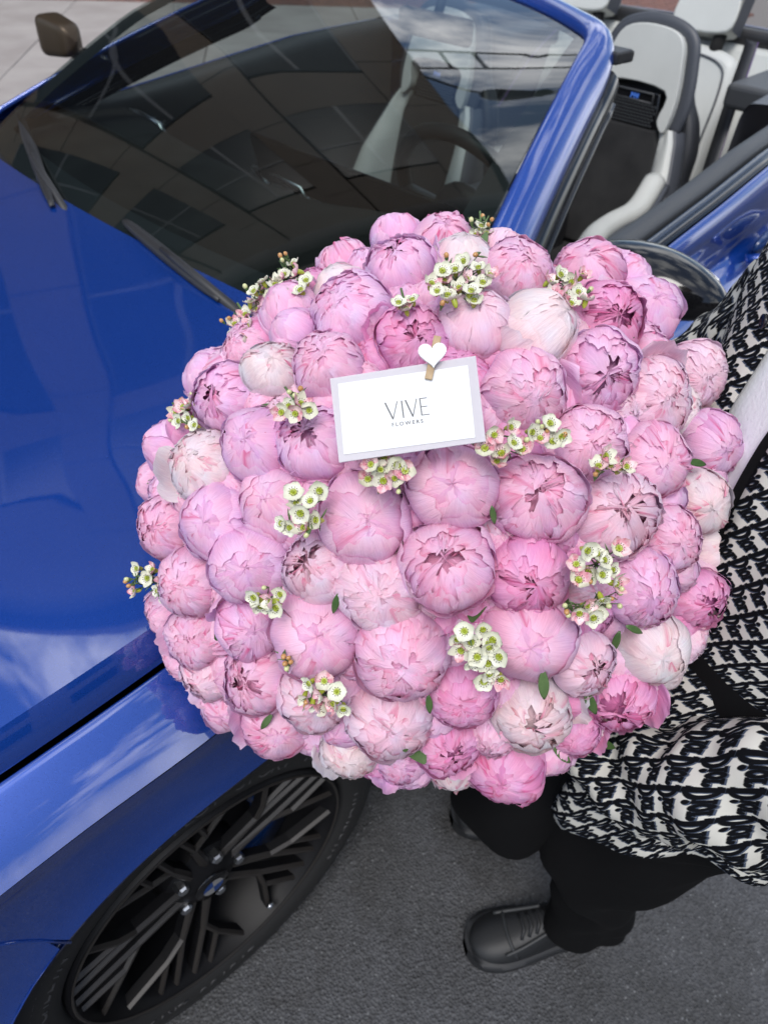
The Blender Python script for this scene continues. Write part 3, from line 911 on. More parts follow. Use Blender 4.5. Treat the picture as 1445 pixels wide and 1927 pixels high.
def text(s, pos, ex, ey, size, m, parent, nm, extrude=.0004, align='CENTER', spacing=1.0, offset=0):
    cu = bpy.data.curves.new(nm, 'FONT'); cu.body = s; cu.size = size; cu.extrude = extrude; cu.align_x = align; cu.space_character = spacing; cu.offset = offset
    cu.resolution_u = 3
    to = bpy.data.objects.new(nm, cu); COL.objects.link(to)
    dg = bpy.context.evaluated_depsgraph_get(); me = bpy.data.meshes.new_from_object(to.evaluated_get(dg))
    bpy.data.objects.remove(to)
    me.materials.clear(); me.materials.append(m)
    o = bpy.data.objects.new(nm, me); COL.objects.link(o)
    ex, ey = unit(ex), unit(ey); ez = np.cross(ex, ey)
    lp_ = np.asarray(pos) - np.array(wloc(parent))
    o.matrix_world = Matrix(((ex[0], ey[0], ez[0], lp_[0]), (ex[1], ey[1], ez[1], lp_[1]), (ex[2], ey[2], ez[2], lp_[2]), (0, 0, 0, 1)))
    o.parent = parent
    return o
g = Geo()
_p = [hit(1232, 340, 0, 2.14), hit(1198, 392, 0, 2.0), hit(1150, 420, 0, 1.86), hit(1118, 446, 0, 1.74), hit(1085, 500, 0, 1.62)]
def thigh_bolster(parent):
    g = Geo(); g.tube(crom(np.array(_p), 30), [.034] * 26 + [.032, .028, .02, .008], 14, squash=.8); g.build('thigh_bolster', M['pale_leather'], parent)
    g = Geo(); g.tube(crom(np.array(_p), 30) + V(.01, -.036, -.012), .012, 8); g.build('bolster_piping', M['slate_leather'], parent)
s_near = seat(2.18, .735, .56); s_far = seat(1.95, 1.34, .54)
thigh_bolster(s_near)
s_near['label'] = 'pale grey sport seat on the side nearest the bouquet'; s_far['label'] = 'pale grey sport seat on the far side of the cabin'

# rear bench: two bucket places with headrests
for cy_, lab in ((.90, 0), (1.40, 1)):
    lean = math.radians(20); up = V(math.sin(lean), 0, math.cos(lean)); lat = V(0, 1, 0); fw = -V(math.cos(lean), 0, -math.sin(lean))
    b = V(2.70, cy_, .60)
    o = [(-.20, -.02), (-.225, .20), (-.215, .40), (-.17, .475), (0, .495), (.17, .475), (.215, .40), (.225, .20), (.20, -.02)]
    g = slab(smooth_outline(o, 5), b, lat, up, fw, .10); rs = g.build('rear_seat', M['pale_leather'], car, bevel=.03, angle=35)
    g = Geo(); g.tube(crom(np.array([b + lat * p[0] * .86 + up * (p[1] - .035) + fw * .002 for p in o[1:-1]]), 40), .004, 6); g.build('seam', M['slate_leather'], rs)
    g = Geo(); g.box(b + V(-.24, 0, -.05), (.42, .42, .12)); g.build('rear_cushion', M['pale_leather'], rs, smooth=False, bevel=.03)
    hc = b + up * .60 + V(.03, -.03, 0)
    g = slab(smooth_outline([(-.10, -.075), (-.105, .04), (-.085, .08), (.085, .08), (.105, .04), (.10, -.075)], 5), hc + fw * .04, lat, up, fw, .10); hr = g.build('rear_headrest', M['pale_leather'], rs, bevel=.025, angle=35)
    for s in (-1, 1):
        g = Geo(); g.tube([hc + lat * s * .07 - up * .07, hc + lat * s * .07 - up * .16], [.022, .026], 10); g.build('headrest_post', M['void'], rs)
    g = Geo(); g.grid(np.array([[hc + fw * (.043 - k * .088) + lat * (-.135 if False else -.120) + up * v for k in (0, .5, 1)] for v in (-.07, 0, .08)])); g.build('headrest_stripe', M['slate_leather'], rs)
g = Geo(); g.box((2.93, CY, .80), (.10, 1.25, .54), Euler((0, .34, 0)).to_matrix()); g.build('rear_bulkhead', M['pale_leather'], car, smooth=False, bevel=.03)
# rear deck
rows = []
for X, z in ((2.98, 1.065), (3.03, 1.085), (3.07, 1.09), (3.12, 1.09)):
    rows.append([(X, CY + s * .60, z) for s in np.linspace(-1, 1, 9)])
g = Geo(); g.grid(surf(np.array(rows), 14, 20)); g.build('rear_deck', M['grey_plastic'], car, solid=.02)
g = Geo(); g.box((3.0, CY, 1.085), (.06, 1.2, .05)); g.build('wind_deflector', M['black_plastic'], car, smooth=False, bevel=.02)
# side trim beside the rear seats, belts
for far in (False, True):
    T = mir if far else (lambda P: P)
    xs = np.linspace(2.08, 2.95, 16); b_ = np.array([belt(x) for x in xs])
    def line(dy, dz): return np.stack([xs, b_[:, 0] + dy, b_[:, 1] + dz], 1)
    g = Geo(); g.grid(T(np.swapaxes(crom(np.swapaxes(np.stack([line(.004, .0), line(.02, .010), line(.06, .022), line(.16, .02), line(.20, .0), line(.21, -.10), line(.22, -.4)], 1), 0, 1), 24), 0, 1))); g.build('side_trim', M['slate_leather'], car)
    bp = T(np.array([(2.66, .59, 1.13), (2.62, .575, 1.09), (2.50, .535, .985), (2.40, .50, .845), (2.33, .475, .74), (2.25, .46, .5)]))
    bb = crom(bp, 20); tng = np.gradient(bb, axis=0)
    g = Geo(); g.grid(np.stack([bb + V(.015, .026, 0), bb - V(.015, .026, 0)], 1)); blt = g.build('seat_belt', M['dark_leather'], car, solid=.003)
    g = Geo(); g.tube(bb + V(-.014, -.024, .002), .002, 5); g.build('belt_edge', M['purple'], blt)
    g = Geo(); g.box(T(np.array([(2.55, .44, 1.03)]))[0], (.34, .16, .07)); g.build('belt_guide', M['grey_plastic'], blt, smooth=False, bevel=.015)

# ---- wheels
def wheel(nm, c, far, steer):
    w = bpy.data.objects.new(nm, None); COL.objects.link(w); w.parent = car
    w.location = (Vector(c) - car.location)
    made = []
    def B(gg, n_, m_, **k):
        o = gg.build(n_, m_, None, **k); o.parent = w; made.append(o); return o
    g = Geo()   # outboard is -Y
    g.lathe([(.245, .02), (.256, -.004), (.292, -.012), (.322, -.006), (.336, .012), (.3425, .04), (.343, .13), (.343, .20), (.336, .24), (.30, .262), (.262, .25)], (0, 0, 0), (0, 1, 0), 72)
    B(g, 'tyre', M['rubber'])
    g = Geo()
    g.lathe([(.252, .022), (.248, .0), (.244, -.006), (.238, -.004), (.235, .010), (.228, .03), (.215, .10), (.205, .22), (.23, .245), (.262, .245)], (0, 0, 0), (0, 1, 0), 72)
    B(g, 'rim', M['rim'], angle=50)
    g = Geo(); g.lathe([(.243, -.0065), (.2405, -.0085), (.2385, -.0055)], (0, 0, 0), (0, 1, 0), 72); B(g, 'rim_edge', M['rim_edge'])
    # spokes: five groups, each a pair of arms that fork towards the rim
    def pt(r, a, y): return V(r * math.cos(a), y, r * math.sin(a))
    def bar(gg, p, q, w0, w1, mi=0):
        p, q = np.asarray(p), np.asarray(q); d = unit(q - p); s = unit(np.cross(d, V(0, 1, 0)))
        for (a0, a1, yo, m_, dd) in ((w0, w1, 0, 0, .022), ):
            P_ = [p + s * a0, p - s * a0, q - s * a1, q + s * a1]
            t0 = [v + V(0, .006, 0) for v in P_]
            t1 = [p + s * a0 * .35, p - s * a0 * .35, q - s * a1 * .35, q + s * a1 * .35]
            bt = [v + V(0, dd, 0) for v in P_]
            gg.add(np.array(t1 + t0 + bt), [(0, 1, 2, 3)], 1)
            bb0 = gg.n - 12
            for k in range(4):
                k2 = (k + 1) % 4
                gg.f.append([bb0 + k, bb0 + 4 + k, bb0 + 4 + k2, bb0 + k2]); gg.mi.append(1 if k in (1, 3) else 0)
                gg.f.append([bb0 + 4 + k, bb0 + 8 + k, bb0 + 8 + k2, bb0 + 4 + k2]); gg.mi.append(0)
    for k in range(5):
        a = math.radians(90 + 72 * k + 14)
        for s in (-1, 1):
            gg = Geo()
            r0 = pt(.040, a + s * .35, .030); r1 = pt(.130, a + s * .16, .020); r2 = pt(.165, a + s * .30, .012)
            bar(gg, r0, r1, .0095, .0065); bar(gg, r1, pt(.238, a + s * .075, .004), .0058, .005)
            bar(gg, r1, r2, .0058, .005); bar(gg, r2, pt(.238, a + s * .21, .004), .0048, .0048); bar(gg, r2, pt(.238, a + s * .50, .004), .0048, .0048)
            B(gg, 'spoke', [M['rim'], M['rim_edge']], smooth=False)
    g = Geo(); g.lathe([(.0, .018), (.026, .018), (.032, .022), (.05, .03), (.07, .045), (.075, .08), (.0, .08)], (0, 0, 0), (0, 1, 0), 40); B(g, 'hub', M['rim'], angle=40)
    g = Geo(); g.lathe([(.0, .0155), (.029, .0155), (.031, .019)], (0, 0, 0), (0, 1, 0), 32); B(g, 'hub_badge_ring', M['black_gloss'])
    g = Geo()
    for q in range(4):
        a0 = q * math.pi / 2; pts_ = [V(0, .0148, 0)] + [pt(.018, a0 + math.pi / 2 * t / 6, .0148) for t in range(7)]
        g.add(np.array(pts_), [list(range(8))], q % 2)
    B(g, 'hub_badge', [M['lit_white'], M['lit_navy']], smooth=False)
    for k in range(5):
        a = math.radians(90 + 72 * k + 50); g = Geo(); g.lathe([(.0, .0), (.008, .0), (.010, .004), (.010, .02)], pt(.056, a, .022), (0, 1, 0), 6); B(g, 'wheel_bolt', M['satin'], smooth=False)
    g = Geo(); g.lathe([(.06, .105), (.19, .105), (.19, .135), (.06, .135)], (0, 0, 0), (0, 1, 0), 48); B(g, 'brake_disc', M['brake'], angle=40)
    g = Geo()
    th = np.linspace(math.radians(-50), math.radians(30), 12)
    g.grid(np.array([[(r * math.cos(t), y, r * math.sin(t)) for r, y in ((.12, .085), (.125, .07), (.20, .07), (.205, .085), (.205, .15))] for t in th])); B(g, 'brake_caliper', M['navy_gloss'])
    g = Geo(); g.tube([pt(.218, math.radians(-66), .0), pt(.200, math.radians(-66), -.004)], [.005, .006], 8); B(g, 'valve', M['satin'])
    # raised lettering on the sidewall
    for word, mid in (('MICHELIN', 158), ('PILOT SPORT 4S', 75), ('MICHELIN', -22), ('275/35 ZR19', -105)):
        st_ = 4.6 if len(word) < 9 else 4.2
        for i, ch in enumerate(word):
            if ch == ' ': continue
            an = math.radians(mid + st_ * ((len(word) - 1) / 2 - i))
            c_ = pt(.277, an, -.0092); ey_ = V(math.cos(an), .0, math.sin(an)); ex_ = V(math.sin(an), 0, -math.cos(an))
            o = text(ch, c_, ex_, ey_, .034, M['rubber_text'], ZERO, 'tyre_letter', extrude=.0012)
            o.parent = w; made.append(o)
    w.rotation_euler = (0, 0, steer + (math.pi if far else 0))
    return w, made
ZERO = bpy.data.objects.new('zero', None)
M['lit_white'] = mat('badge_white', (.22, .22, .22), .4); M['lit_navy'] = mat('badge_blue', (.01, .04, .16), .4)
w0, made = wheel('wheel', (0, 0, .34), False, math.radians(-3.7))
def copy_wheel(loc, far, steer):
    w = w0.copy(); COL.objects.link(w); w.location = Vector(loc) - car.location; w.rotation_euler = (0, 0, steer + (math.pi if far else 0))
    for m_ in made:
        c = m_.copy(); COL.objects.link(c); c.parent = w
copy_wheel((2.857, .01, .34), False, 0); copy_wheel((0, 2 * CY, .34), True, math.radians(-3.7)); copy_wheel((2.857, 2 * CY - .01, .34), True, 0)
bpy.data.objects.remove(ZERO)
# ------------------------------------------------------------------ the person holding the bouquet
BIND0 = at(968, 1325, .96)
def pattern_image():
    """woven lettering pattern, drawn here point by point: dark serif letters with a slate shadow on cream"""
    Wp, Hp = 384, 256
    SS = 1
    X, Y = np.meshgrid((np.arange(Wp) + .5) / Wp * 1.5, (np.arange(Hp) + .5) / Hp)      # tile 1.5 x 1, one word per tile, rows offset
    def box(x, y, x0, x1, y0, y1): return np.maximum(np.maximum(x0 - x, x - x1), np.maximum(y0 - y, y - y1))
    def ell(x, y, cx, cy, rx, ry): return (np.hypot((x - cx) / rx, (y - cy) / ry) - 1) * min(rx, ry)
    def word(x, y):
        d = box(x, y, .10, .30, .04, .98)                        # D stem
        d = np.minimum(d, box(x, y, .05, .34, .12, .19)); d = np.minimum(d, box(x, y, .05, .34, .83, .90))
        o = ell(x, y, .26, .51, .36, .40); i = ell(x, y, .24, .51, .235, .325)
        bowl = np.maximum(np.maximum(o, -i), .24 - x)
        d = np.minimum(d, bowl)
        d = np.minimum(d, box(x, y, .70, .80, .12, .60)); d = np.minimum(d, box(x, y, .65, .85, .12, .17)); d = np.minimum(d, box(x, y, .65, .80, .55, .60))
        d = np.minimum(d, ell(x, y, .75, .76, .075, .075))
        d = np.minimum(d, np.maximum(ell(x, y, 1.0, .36, .16, .25), -ell(x, y, 1.0, .36, .075, .16)))
        d = np.minimum(d, box(x, y, 1.21, 1.31, .12, .60)); d = np.minimum(d, box(x, y, 1.16, 1.37, .12, .17)); d = np.minimum(d, box(x, y, 1.16, 1.31, .55, .60))
        d = np.minimum(d, np.maximum(np.abs(np.hypot(x - 1.40, y - .46) - .10) - .035, .44 - y)); d = np.minimum(d, ell(x, y, 1.47, .49, .05, .055))
        return d
    def tiled(dx, dy):
        best = np.full(X.shape, 9.)
        for ox in (-1.5, 0, 1.5):
            for oy in (-1, 0, 1):
                best = np.minimum(best, word(X - dx - ox, Y - dy - oy))
        return best
    d0 = tiled(0, 0); d1 = tiled(.035, -.05)
    n = np.random.default_rng(2).normal(0, .008, X.shape)
    cream, slate, black = np.array([.56, .545, .49]), np.array([.055, .072, .11]), np.array([.003, .0035, .005])
    band = np.maximum(0 - Y, Y - .055)
    a1 = np.clip((.050 - d1 + n) * 60, 0, 1)[..., None]; a0 = np.clip((.040 - d0 + n) * 60, 0, 1)[..., None]
    C = cream * (1 + .10 * ((np.indices(X.shape).sum(0) // 2) % 2)[..., None] - .05)
    C = C * (1 - a1) + slate * a1; C = C * (1 - a0) + black * a0
    im = bpy.data.images.new('woven_pattern', Wp, Hp, float_buffer=True)
    im.colorspace_settings.name = 'Linear Rec.709' if 'Linear Rec.709' in [e.name for e in bpy.types.Image.bl_rna.properties['colorspace_settings'].fixed_type.bl_rna.properties['name'].enum_items] else im.colorspace_settings.name
    im.pixels.foreach_set(np.concatenate([C, np.ones((Hp, Wp, 1))], 2).astype(np.float32).ravel()); im.update(); im.pack()
    return im
def knit():
    m = bpy.data.materials.new('woven_overshirt'); m.use_nodes = True; nt = m.node_tree; b = nt.nodes['Principled BSDF']
    uv = nt.nodes.new('ShaderNodeUVMap'); uv.uv_map = 'UVMap'
    t = nt.nodes.new('ShaderNodeTexImage'); t.image = pattern_image(); t.extension = 'REPEAT'
    nt.links.new(uv.outputs[0], t.inputs[0]); nt.links.new(t.outputs[0], b.inputs['Base Color'])
    b.inputs['Roughness'].default_value = .95; b.inputs['Specular IOR Level'].default_value = .12
    w = nt.nodes.new('ShaderNodeTexWave'); w.inputs['Scale'].default_value = 26; w.wave_type = 'BANDS'; w.bands_direction = 'DIAGONAL'
    nt.links.new(uv.outputs[0], w.inputs['Vector'])
    bp = nt.nodes.new('ShaderNodeBump'); bp.inputs['Strength'].default_value = .35; bp.inputs['Distance'].default_value = .0008
    nt.links.new(w.outputs['Fac'], bp.inputs['Height']); nt.links.new(bp.outputs[0], b.inputs['Normal'])
    return m
M['knit'] = knit()
M['tee'] = mat('white_jersey', (.72, .73, .75), .9, bump=(220, .5, .0015))
M['trouser'] = mat('black_cloth', (.0035, .0035, .004), .9, bump=(500, .3, .0008), spec=.15)
M['skin'] = mat('skin', (.48, .28, .19), .5, sss=.15)
M['hair'] = mat('dark_hair', (.02, .013, .009), .6)
M['shoe'] = mat('black_shoe_leather', (.010, .011, .0125), .55, bump=(300, .3, .0008))
M['shoe_panel'] = mat('dark_grey_shoe_panel', (.020, .022, .024), .55)
M['sole'] = mat('black_shoe_sole', (.014, .015, .017), .6)

FD = unit(V(-.8, .6, 0)); LT = unit(V(-.6, -.8, 0))
man = thing('person', 'person in a black and cream lettered overshirt, white tee and black trousers holding the bouquet', 'person', (.49, -.36, 0))
MO = V(.49, -.36, 0)
# body: one skinned figure
J = {}; E_ = []; RR = {}
def j(n, p, r, par=None):
    J[n] = np.array(p, float); RR[n] = r
    if par: E_.append((par, n))
j('pelvis', (.47, -.45, .92), .115)
j('waist', (.52, -.44, 1.05), .08, 'pelvis'); j('chest', (.60, -.43, 1.24), .085, 'waist'); j('upper', (.66, -.43, 1.36), .07, 'chest')
j('neck', (.67, -.425, 1.47), .052, 'upper'); j('jaw', (.665, -.42, 1.56), .062, 'neck'); j('skull', (.675, -.42, 1.65), .083, 'jaw'); j('crown', (.68, -.42, 1.715), .06, 'skull')
SN, SF = V(.555, -.585, 1.34), V(.79, -.32, 1.27)
EN, WN = V(.375, -.64, 1.00), at(1050, 1412, .94)
EF, WF = V(.66, -.20, 1.03), V(.46, -.17, .95)
j('sn', SN, .042, 'upper'); j('en', EN, .040, 'sn'); j('wn', WN, .028, 'en')
j('sf', SF, .042, 'upper'); j('ef', EF, .040, 'sf'); j('wf', WF, .028, 'ef')
HN, HF = V(.50, 0, .0), 0
hipn = V(.435, -.52, .86); kn = V(.415, -.405, .51); an = V(.505, -.422, .11)
hipf = V(.50, -.36, .86); kf = V(.40, -.255, .47); af = V(.66, -.215, .11)
j('hn', hipn, .085, 'pelvis'); j('kn', kn, .055, 'hn'); j('an', an + V(0, 0, .02), .034, 'kn'); j('tn', an + V(-.06, .045, -.055), .022, 'an')
j('hf', hipf, .085, 'pelvis'); j('kf', kf, .055, 'hf'); j('af', af + V(0, 0, .02), .034, 'kf'); j('tf', af + V(-.06, .045, -.055), .022, 'af')
# hands: palm and five fingers, the near one closed round the stems
def hand(pre, wr, target, up, curl_to):
    d = unit(target - wr); s = unit(np.cross(d, up))
    j(pre + 'palm', wr + d * .045, .026, pre)
    p0 = J[pre + 'palm']
    for k, (sw, L) in enumerate(((-.027, .070), (-.009, .078), (.009, .074), (.027, .060))):
        b_ = p0 + d * .040 + s * sw
        j(pre + 'f%da' % k, b_, .0105, pre + 'palm')
        q = b_ + unit(d + curl_to * .5) * L * .42; j(pre + 'f%db' % k, q, .0095, pre + 'f%da' % k)
        q2 = q + unit(d * .3 + curl_to) * L * .33; j(pre + 'f%dc' % k, q2, .0088, pre + 'f%db' % k)
        q3 = q2 + unit(-d * .5 + curl_to) * L * .25; j(pre + 'f%dd' % k, q3, .0078, pre + 'f%dc' % k)
    t0 = p0 - s * .030 + curl_to * .008; j(pre + 't0', t0, .013, pre + 'palm')
    t1 = t0 + unit(-s * .6 + d * .5 + curl_to * .6) * .032; j(pre + 't1', t1, .0105, pre + 't0')
    t2 = t1 + unit(d * .5 + curl_to) * .026; j(pre + 't2', t2, .009, pre + 't1')
hand('wn', WN, BIND0 + V(.03, 0, 0), V(0, 0, 1), unit(V(-.2, .5, .6)))
hand('wf', WF, V(.36, -.17, .95), V(0, 0, 1), unit(V(-.5, -.4, .5)))
names = list(J)
me = bpy.data.meshes.new('body'); me.from_pydata([(J[n] - MO).tolist() for n in names], [(names.index(a), names.index(b)) for a, b in E_], [])
body = bpy.data.objects.new('body', me); COL.objects.link(body); body.parent = man
me.materials.append(M['skin'])
body.modifiers.new('skin', 'SKIN'); sk = me.skin_vertices if len(me.skin_vertices) else None
if not me.skin_vertices:
    bm = bmesh.new(); bm.from_mesh(me); bm.verts.layers.skin.verify(); bm.to_mesh(me); bm.free()
for i, n in enumerate(names):
    r_ = RR[n]; me.skin_vertices[0].data[i].radius = (r_, r_)
me.skin_vertices[0].data[0].use_root = True
body.modifiers['skin'].use_smooth_shade = True
ss = body.modifiers.new('sub', 'SUBSURF'); ss.levels = ss.render_levels = 2
# head details
hc_ = J['skull']
g = Geo()
th = np.linspace(.02, math.pi * .55, 10); ph = np.linspace(0, 2 * math.pi, 24, endpoint=False)
g.grid(np.array([[hc_ + V(.01, 0, .015) + V(.102 * math.sin(t) * math.cos(p), .092 * math.sin(t) * math.sin(p), .100 * math.cos(t)) for p in ph] for t in th]), closed_v=True)
g.build('hair', M['hair'], man)
g = Geo(); fz = hc_ + FD * .085 + V(0, 0, -.03)
g.tube([fz + V(0, 0, .035), fz + FD * .012 + V(0, 0, .01), fz + FD * .022 + V(0, 0, -.015), fz + V(0, 0, -.022)], [.008, .010, .014, .008], 8); g.build('nose', M['skin'], man)
for s in (-1, 1):
    g = Geo(); e = fz + LT * .032 * s + V(0, 0, .028) - FD * .004; g.ellipsoid(e, (.013, .013, .010)); ey_ = g.build('eye', M['tee'], man)
    g = Geo(); g.ellipsoid(e + FD * .011, (.0055, .0055, .0055)); g.build('iris', M['hair'], ey_)
    g = Geo(); g.ellipsoid(hc_ + LT * .088 * s + V(0, 0, -.03), (.018, .010, .032)); g.build('ear', M['skin'], man)
g = Geo(); g.tube([fz + V(0, 0, -.045) + LT * a - FD * (.010 + abs(a) * .3) for a in (-.024, -.01, 0, .01, .024)], [.003, .006, .006, .006, .003], 8); g.build('mouth', mat('lips', (.42, .18, .15), .5), man)

# garments
PU = .052     # metres per word across the weave
def drape(rows_c, a_, b_, dirs, phis, seed, amp=.006, hemwave=0.0):
    pass
zc = np.array([[.705, .45, -.435, .150, .185], [.80, .46, -.435, .145, .180], [.92, .485, -.435, .140, .185], [1.05, .535, -.44, .140, .205], [1.18, .595, -.432, .138, .210], [1.30, .64, -.43, .130, .208], [1.38, .66, -.428, .105, .180], [1.43, .668, -.426, .075, .115], [1.47, .672, -.425, .062, .068]])
def torso(f0, f1, infl=0.0, n=90, zmin=.705, seed=0, fold=1.0, zmax=1.45):
    zs = np.linspace(zmin, zmax, 70); ph = np.linspace(f0, f1, n)
    P = np.zeros((len(zs), n, 3)); UV = np.zeros((len(zs), n, 2))
    for i, z in enumerate(zs):
        x, y, a, b = [np.interp(z, zc[:, 0], zc[:, k]) for k in (1, 2, 3, 4)]
        for k, p in enumerate(ph):
            w = (z - .7) / .7
            ff = fold * (.007 * math.sin(5 * p + 6 * w + seed) + .005 * math.sin(11 * p - 9 * w + 2 * seed) + .004 * math.sin(3 * p + 22 * w)) * (1.2 - .6 * w)
            flare = .012 * max(0, (.85 - z) / .15)
            c = V(x, y, z) + FD * math.cos(p) * (a + infl + ff + flare) + LT * math.sin(p) * (b + infl + ff + flare)
            c[2] += -.012 * math.cos(2 * p) * max(0, (.8 - z) / .1)
            c[2] += .11 * min(max(math.sin(p) - .25, 0) / .6, 1) * max(0, (1.05 - z) / .345)
            P[i, k] = c; UV[i, k] = (p * .18 / PU, z / PU)
    sh = .55
    an_ = math.radians(38); xx, zz_ = -UV[..., 0] * PU, UV[..., 1] * PU
    a1, b1 = xx * math.cos(an_) + zz_ * math.sin(an_), -xx * math.sin(an_) + zz_ * math.cos(an_)
    UV2 = np.stack([-a1 / .022, b1 / .0245 + a1 / .022 * .5], -1)
    return P, UV2
g = Geo(); P, U2 = torso(math.radians(7), math.radians(347)); g.grid(P, uv=U2); shirt = g.build('overshirt', M['knit'], man, solid=.003)
g = Geo(); P, U2 = torso(0, 2 * math.pi, -.012, zmin=.80, fold=.3, zmax=1.47); g.grid(P); g.build('t_shirt', M['tee'], man)
g = Geo(); P, U2 = torso(math.radians(3), math.radians(9), -.003, n=6); g.grid(P); g.build('shirt_facing', M['trouser'], shirt)
for z in (.82, .93, 1.04, 1.15, 1.26):
    p = math.radians(-16); x, y, a, b = [np.interp(z, zc[:, 0], zc[:, k]) for k in (1, 2, 3, 4)]
    nrm = unit(FD * math.cos(p) + LT * math.sin(p)); c = V(x, y, z) + FD * math.cos(p) * (a + .006) + LT * math.sin(p) * (b + .006)
    g = Geo(); g.lathe([(0, .002), (.005, .002), (.006, .0032), (.0075, .0028), (.0078, .0), (.0, -.001)], c, nrm, 20); g.build('button', M['black_gloss'], shirt)
def sleeve(path, rads, seed, nm='sleeve', fold=1.0, flat=.92):
    p = crom(np.array(path), 90); r = crom(np.array(rads)[:, None], 90)[:, 0]
    T = np.gradient(p, axis=0); T /= np.linalg.norm(T, axis=1)[:, None]
    a = unit(np.cross(V(0, 0, 1), T[0])); rings, uvs = [], []; L = 0
    for i in range(90):
        a = unit(a - T[i] * (a @ T[i])); b = np.cross(T[i], a)
        if i: L += np.linalg.norm(p[i] - p[i - 1])
        row, ur = [], []
        for k in range(65):
            q = 2 * math.pi * k / 64
            ff = fold * (.0045 * math.sin(2 * q + L * 34 + seed) + .004 * math.sin(3 * q - L * 58 + seed) + .0035 * math.sin(L * 95 + 2 * math.sin(q + seed)) + .002 * math.sin(5 * q + L * 120))
            rr = r[i] + ff
            row.append(p[i] + a * rr * math.cos(q) + b * rr * flat * math.sin(q)); ur.append((L / PU, q * .060 / PU))
        rings.append(row); uvs.append(ur)
    U_ = np.array(uvs); a1, b1 = U_[..., 1] * PU, U_[..., 0] * PU
    U2 = np.stack([-a1 / .024 - b1 / .024 * .12, b1 / .028 + a1 / .024 * .35], -1)
    g = Geo(); g.grid(np.array(rings), uv=U2); return g.build(nm, M['knit'], shirt, solid=.003)
sleeve([SN + V(.03, .03, .0), SN + V(-.02, -.01, -.03), (SN + EN) / 2 + V(0, -.01, 0), EN + V(-.010, -.012, .02), at(1445, 1492, .735), at(1290, 1465, .80), at(1120, 1430, .885)], [.085, .080, .075, .078, .074, .068, .056], 1.0, fold=1.3)
sleeve([SF + V(-.03, -.03, .0), SF + V(.01, .01, -.03), (SF + EF) / 2, EF, EF * .5 + WF * .5, WF], [.085, .080, .076, .075, .064, .052], 2.4)

def leg(path, rads, seed):
    p = crom(np.array(path), 70); r = crom(np.array(rads)[:, None], 70)[:, 0]; rings = []
    for i in range(70):
        t = i / 69; row = []
        for k in range(48):
            q = 2 * math.pi * k / 48
            ff = .007 * math.sin(2 * q + t * 9 + seed) + .006 * math.sin(3 * q - t * 21 + seed) + .003 * math.sin(5 * q + t * 33) + (.006 * math.sin(t * 46 + 1.5 * math.sin(q + seed)) * max(0, (t - .6) / .4))
            row.append(p[i] + V(math.cos(q) * (r[i] + ff), math.sin(q) * (r[i] + ff), .012 * math.sin(2 * q + seed) * t))
        rings.append(row)
    return np.array(rings)
g = Geo()
g.grid(leg([hipn + V(.02, 0, .06), hipn + V(0, 0, -.06), (hipn + kn) / 2, kn + V(-.012, 0, 0), (kn + an) / 2 + V(.01, -.01, 0), an + V(-.002, .0, -.045)], [.115, .115, .102, .088, .075, .066], .4), closed_v=True)
g.grid(leg([hipf + V(-.02, 0, .06), hipf + V(0, 0, -.06), (hipf + kf) / 2, kf + V(-.012, 0, 0), (kf + af) / 2 + V(.01, -.01, 0), af + V(-.002, .0, -.045)], [.115, .115, .102, .088, .075, .066], 2.1), closed_v=True)
tw = np.array([[V(.475, -.45, z) + FD * math.cos(q) * a * .9 + LT * math.sin(q) * a * 1.3 for q in np.linspace(0, 2 * math.pi, 40, endpoint=False)] for z, a in ((.78, .125), (.86, .135), (.98, .125), (1.0, .12))])
g.grid(tw, closed_v=True)
g.build('trousers', M['trouser'], man)

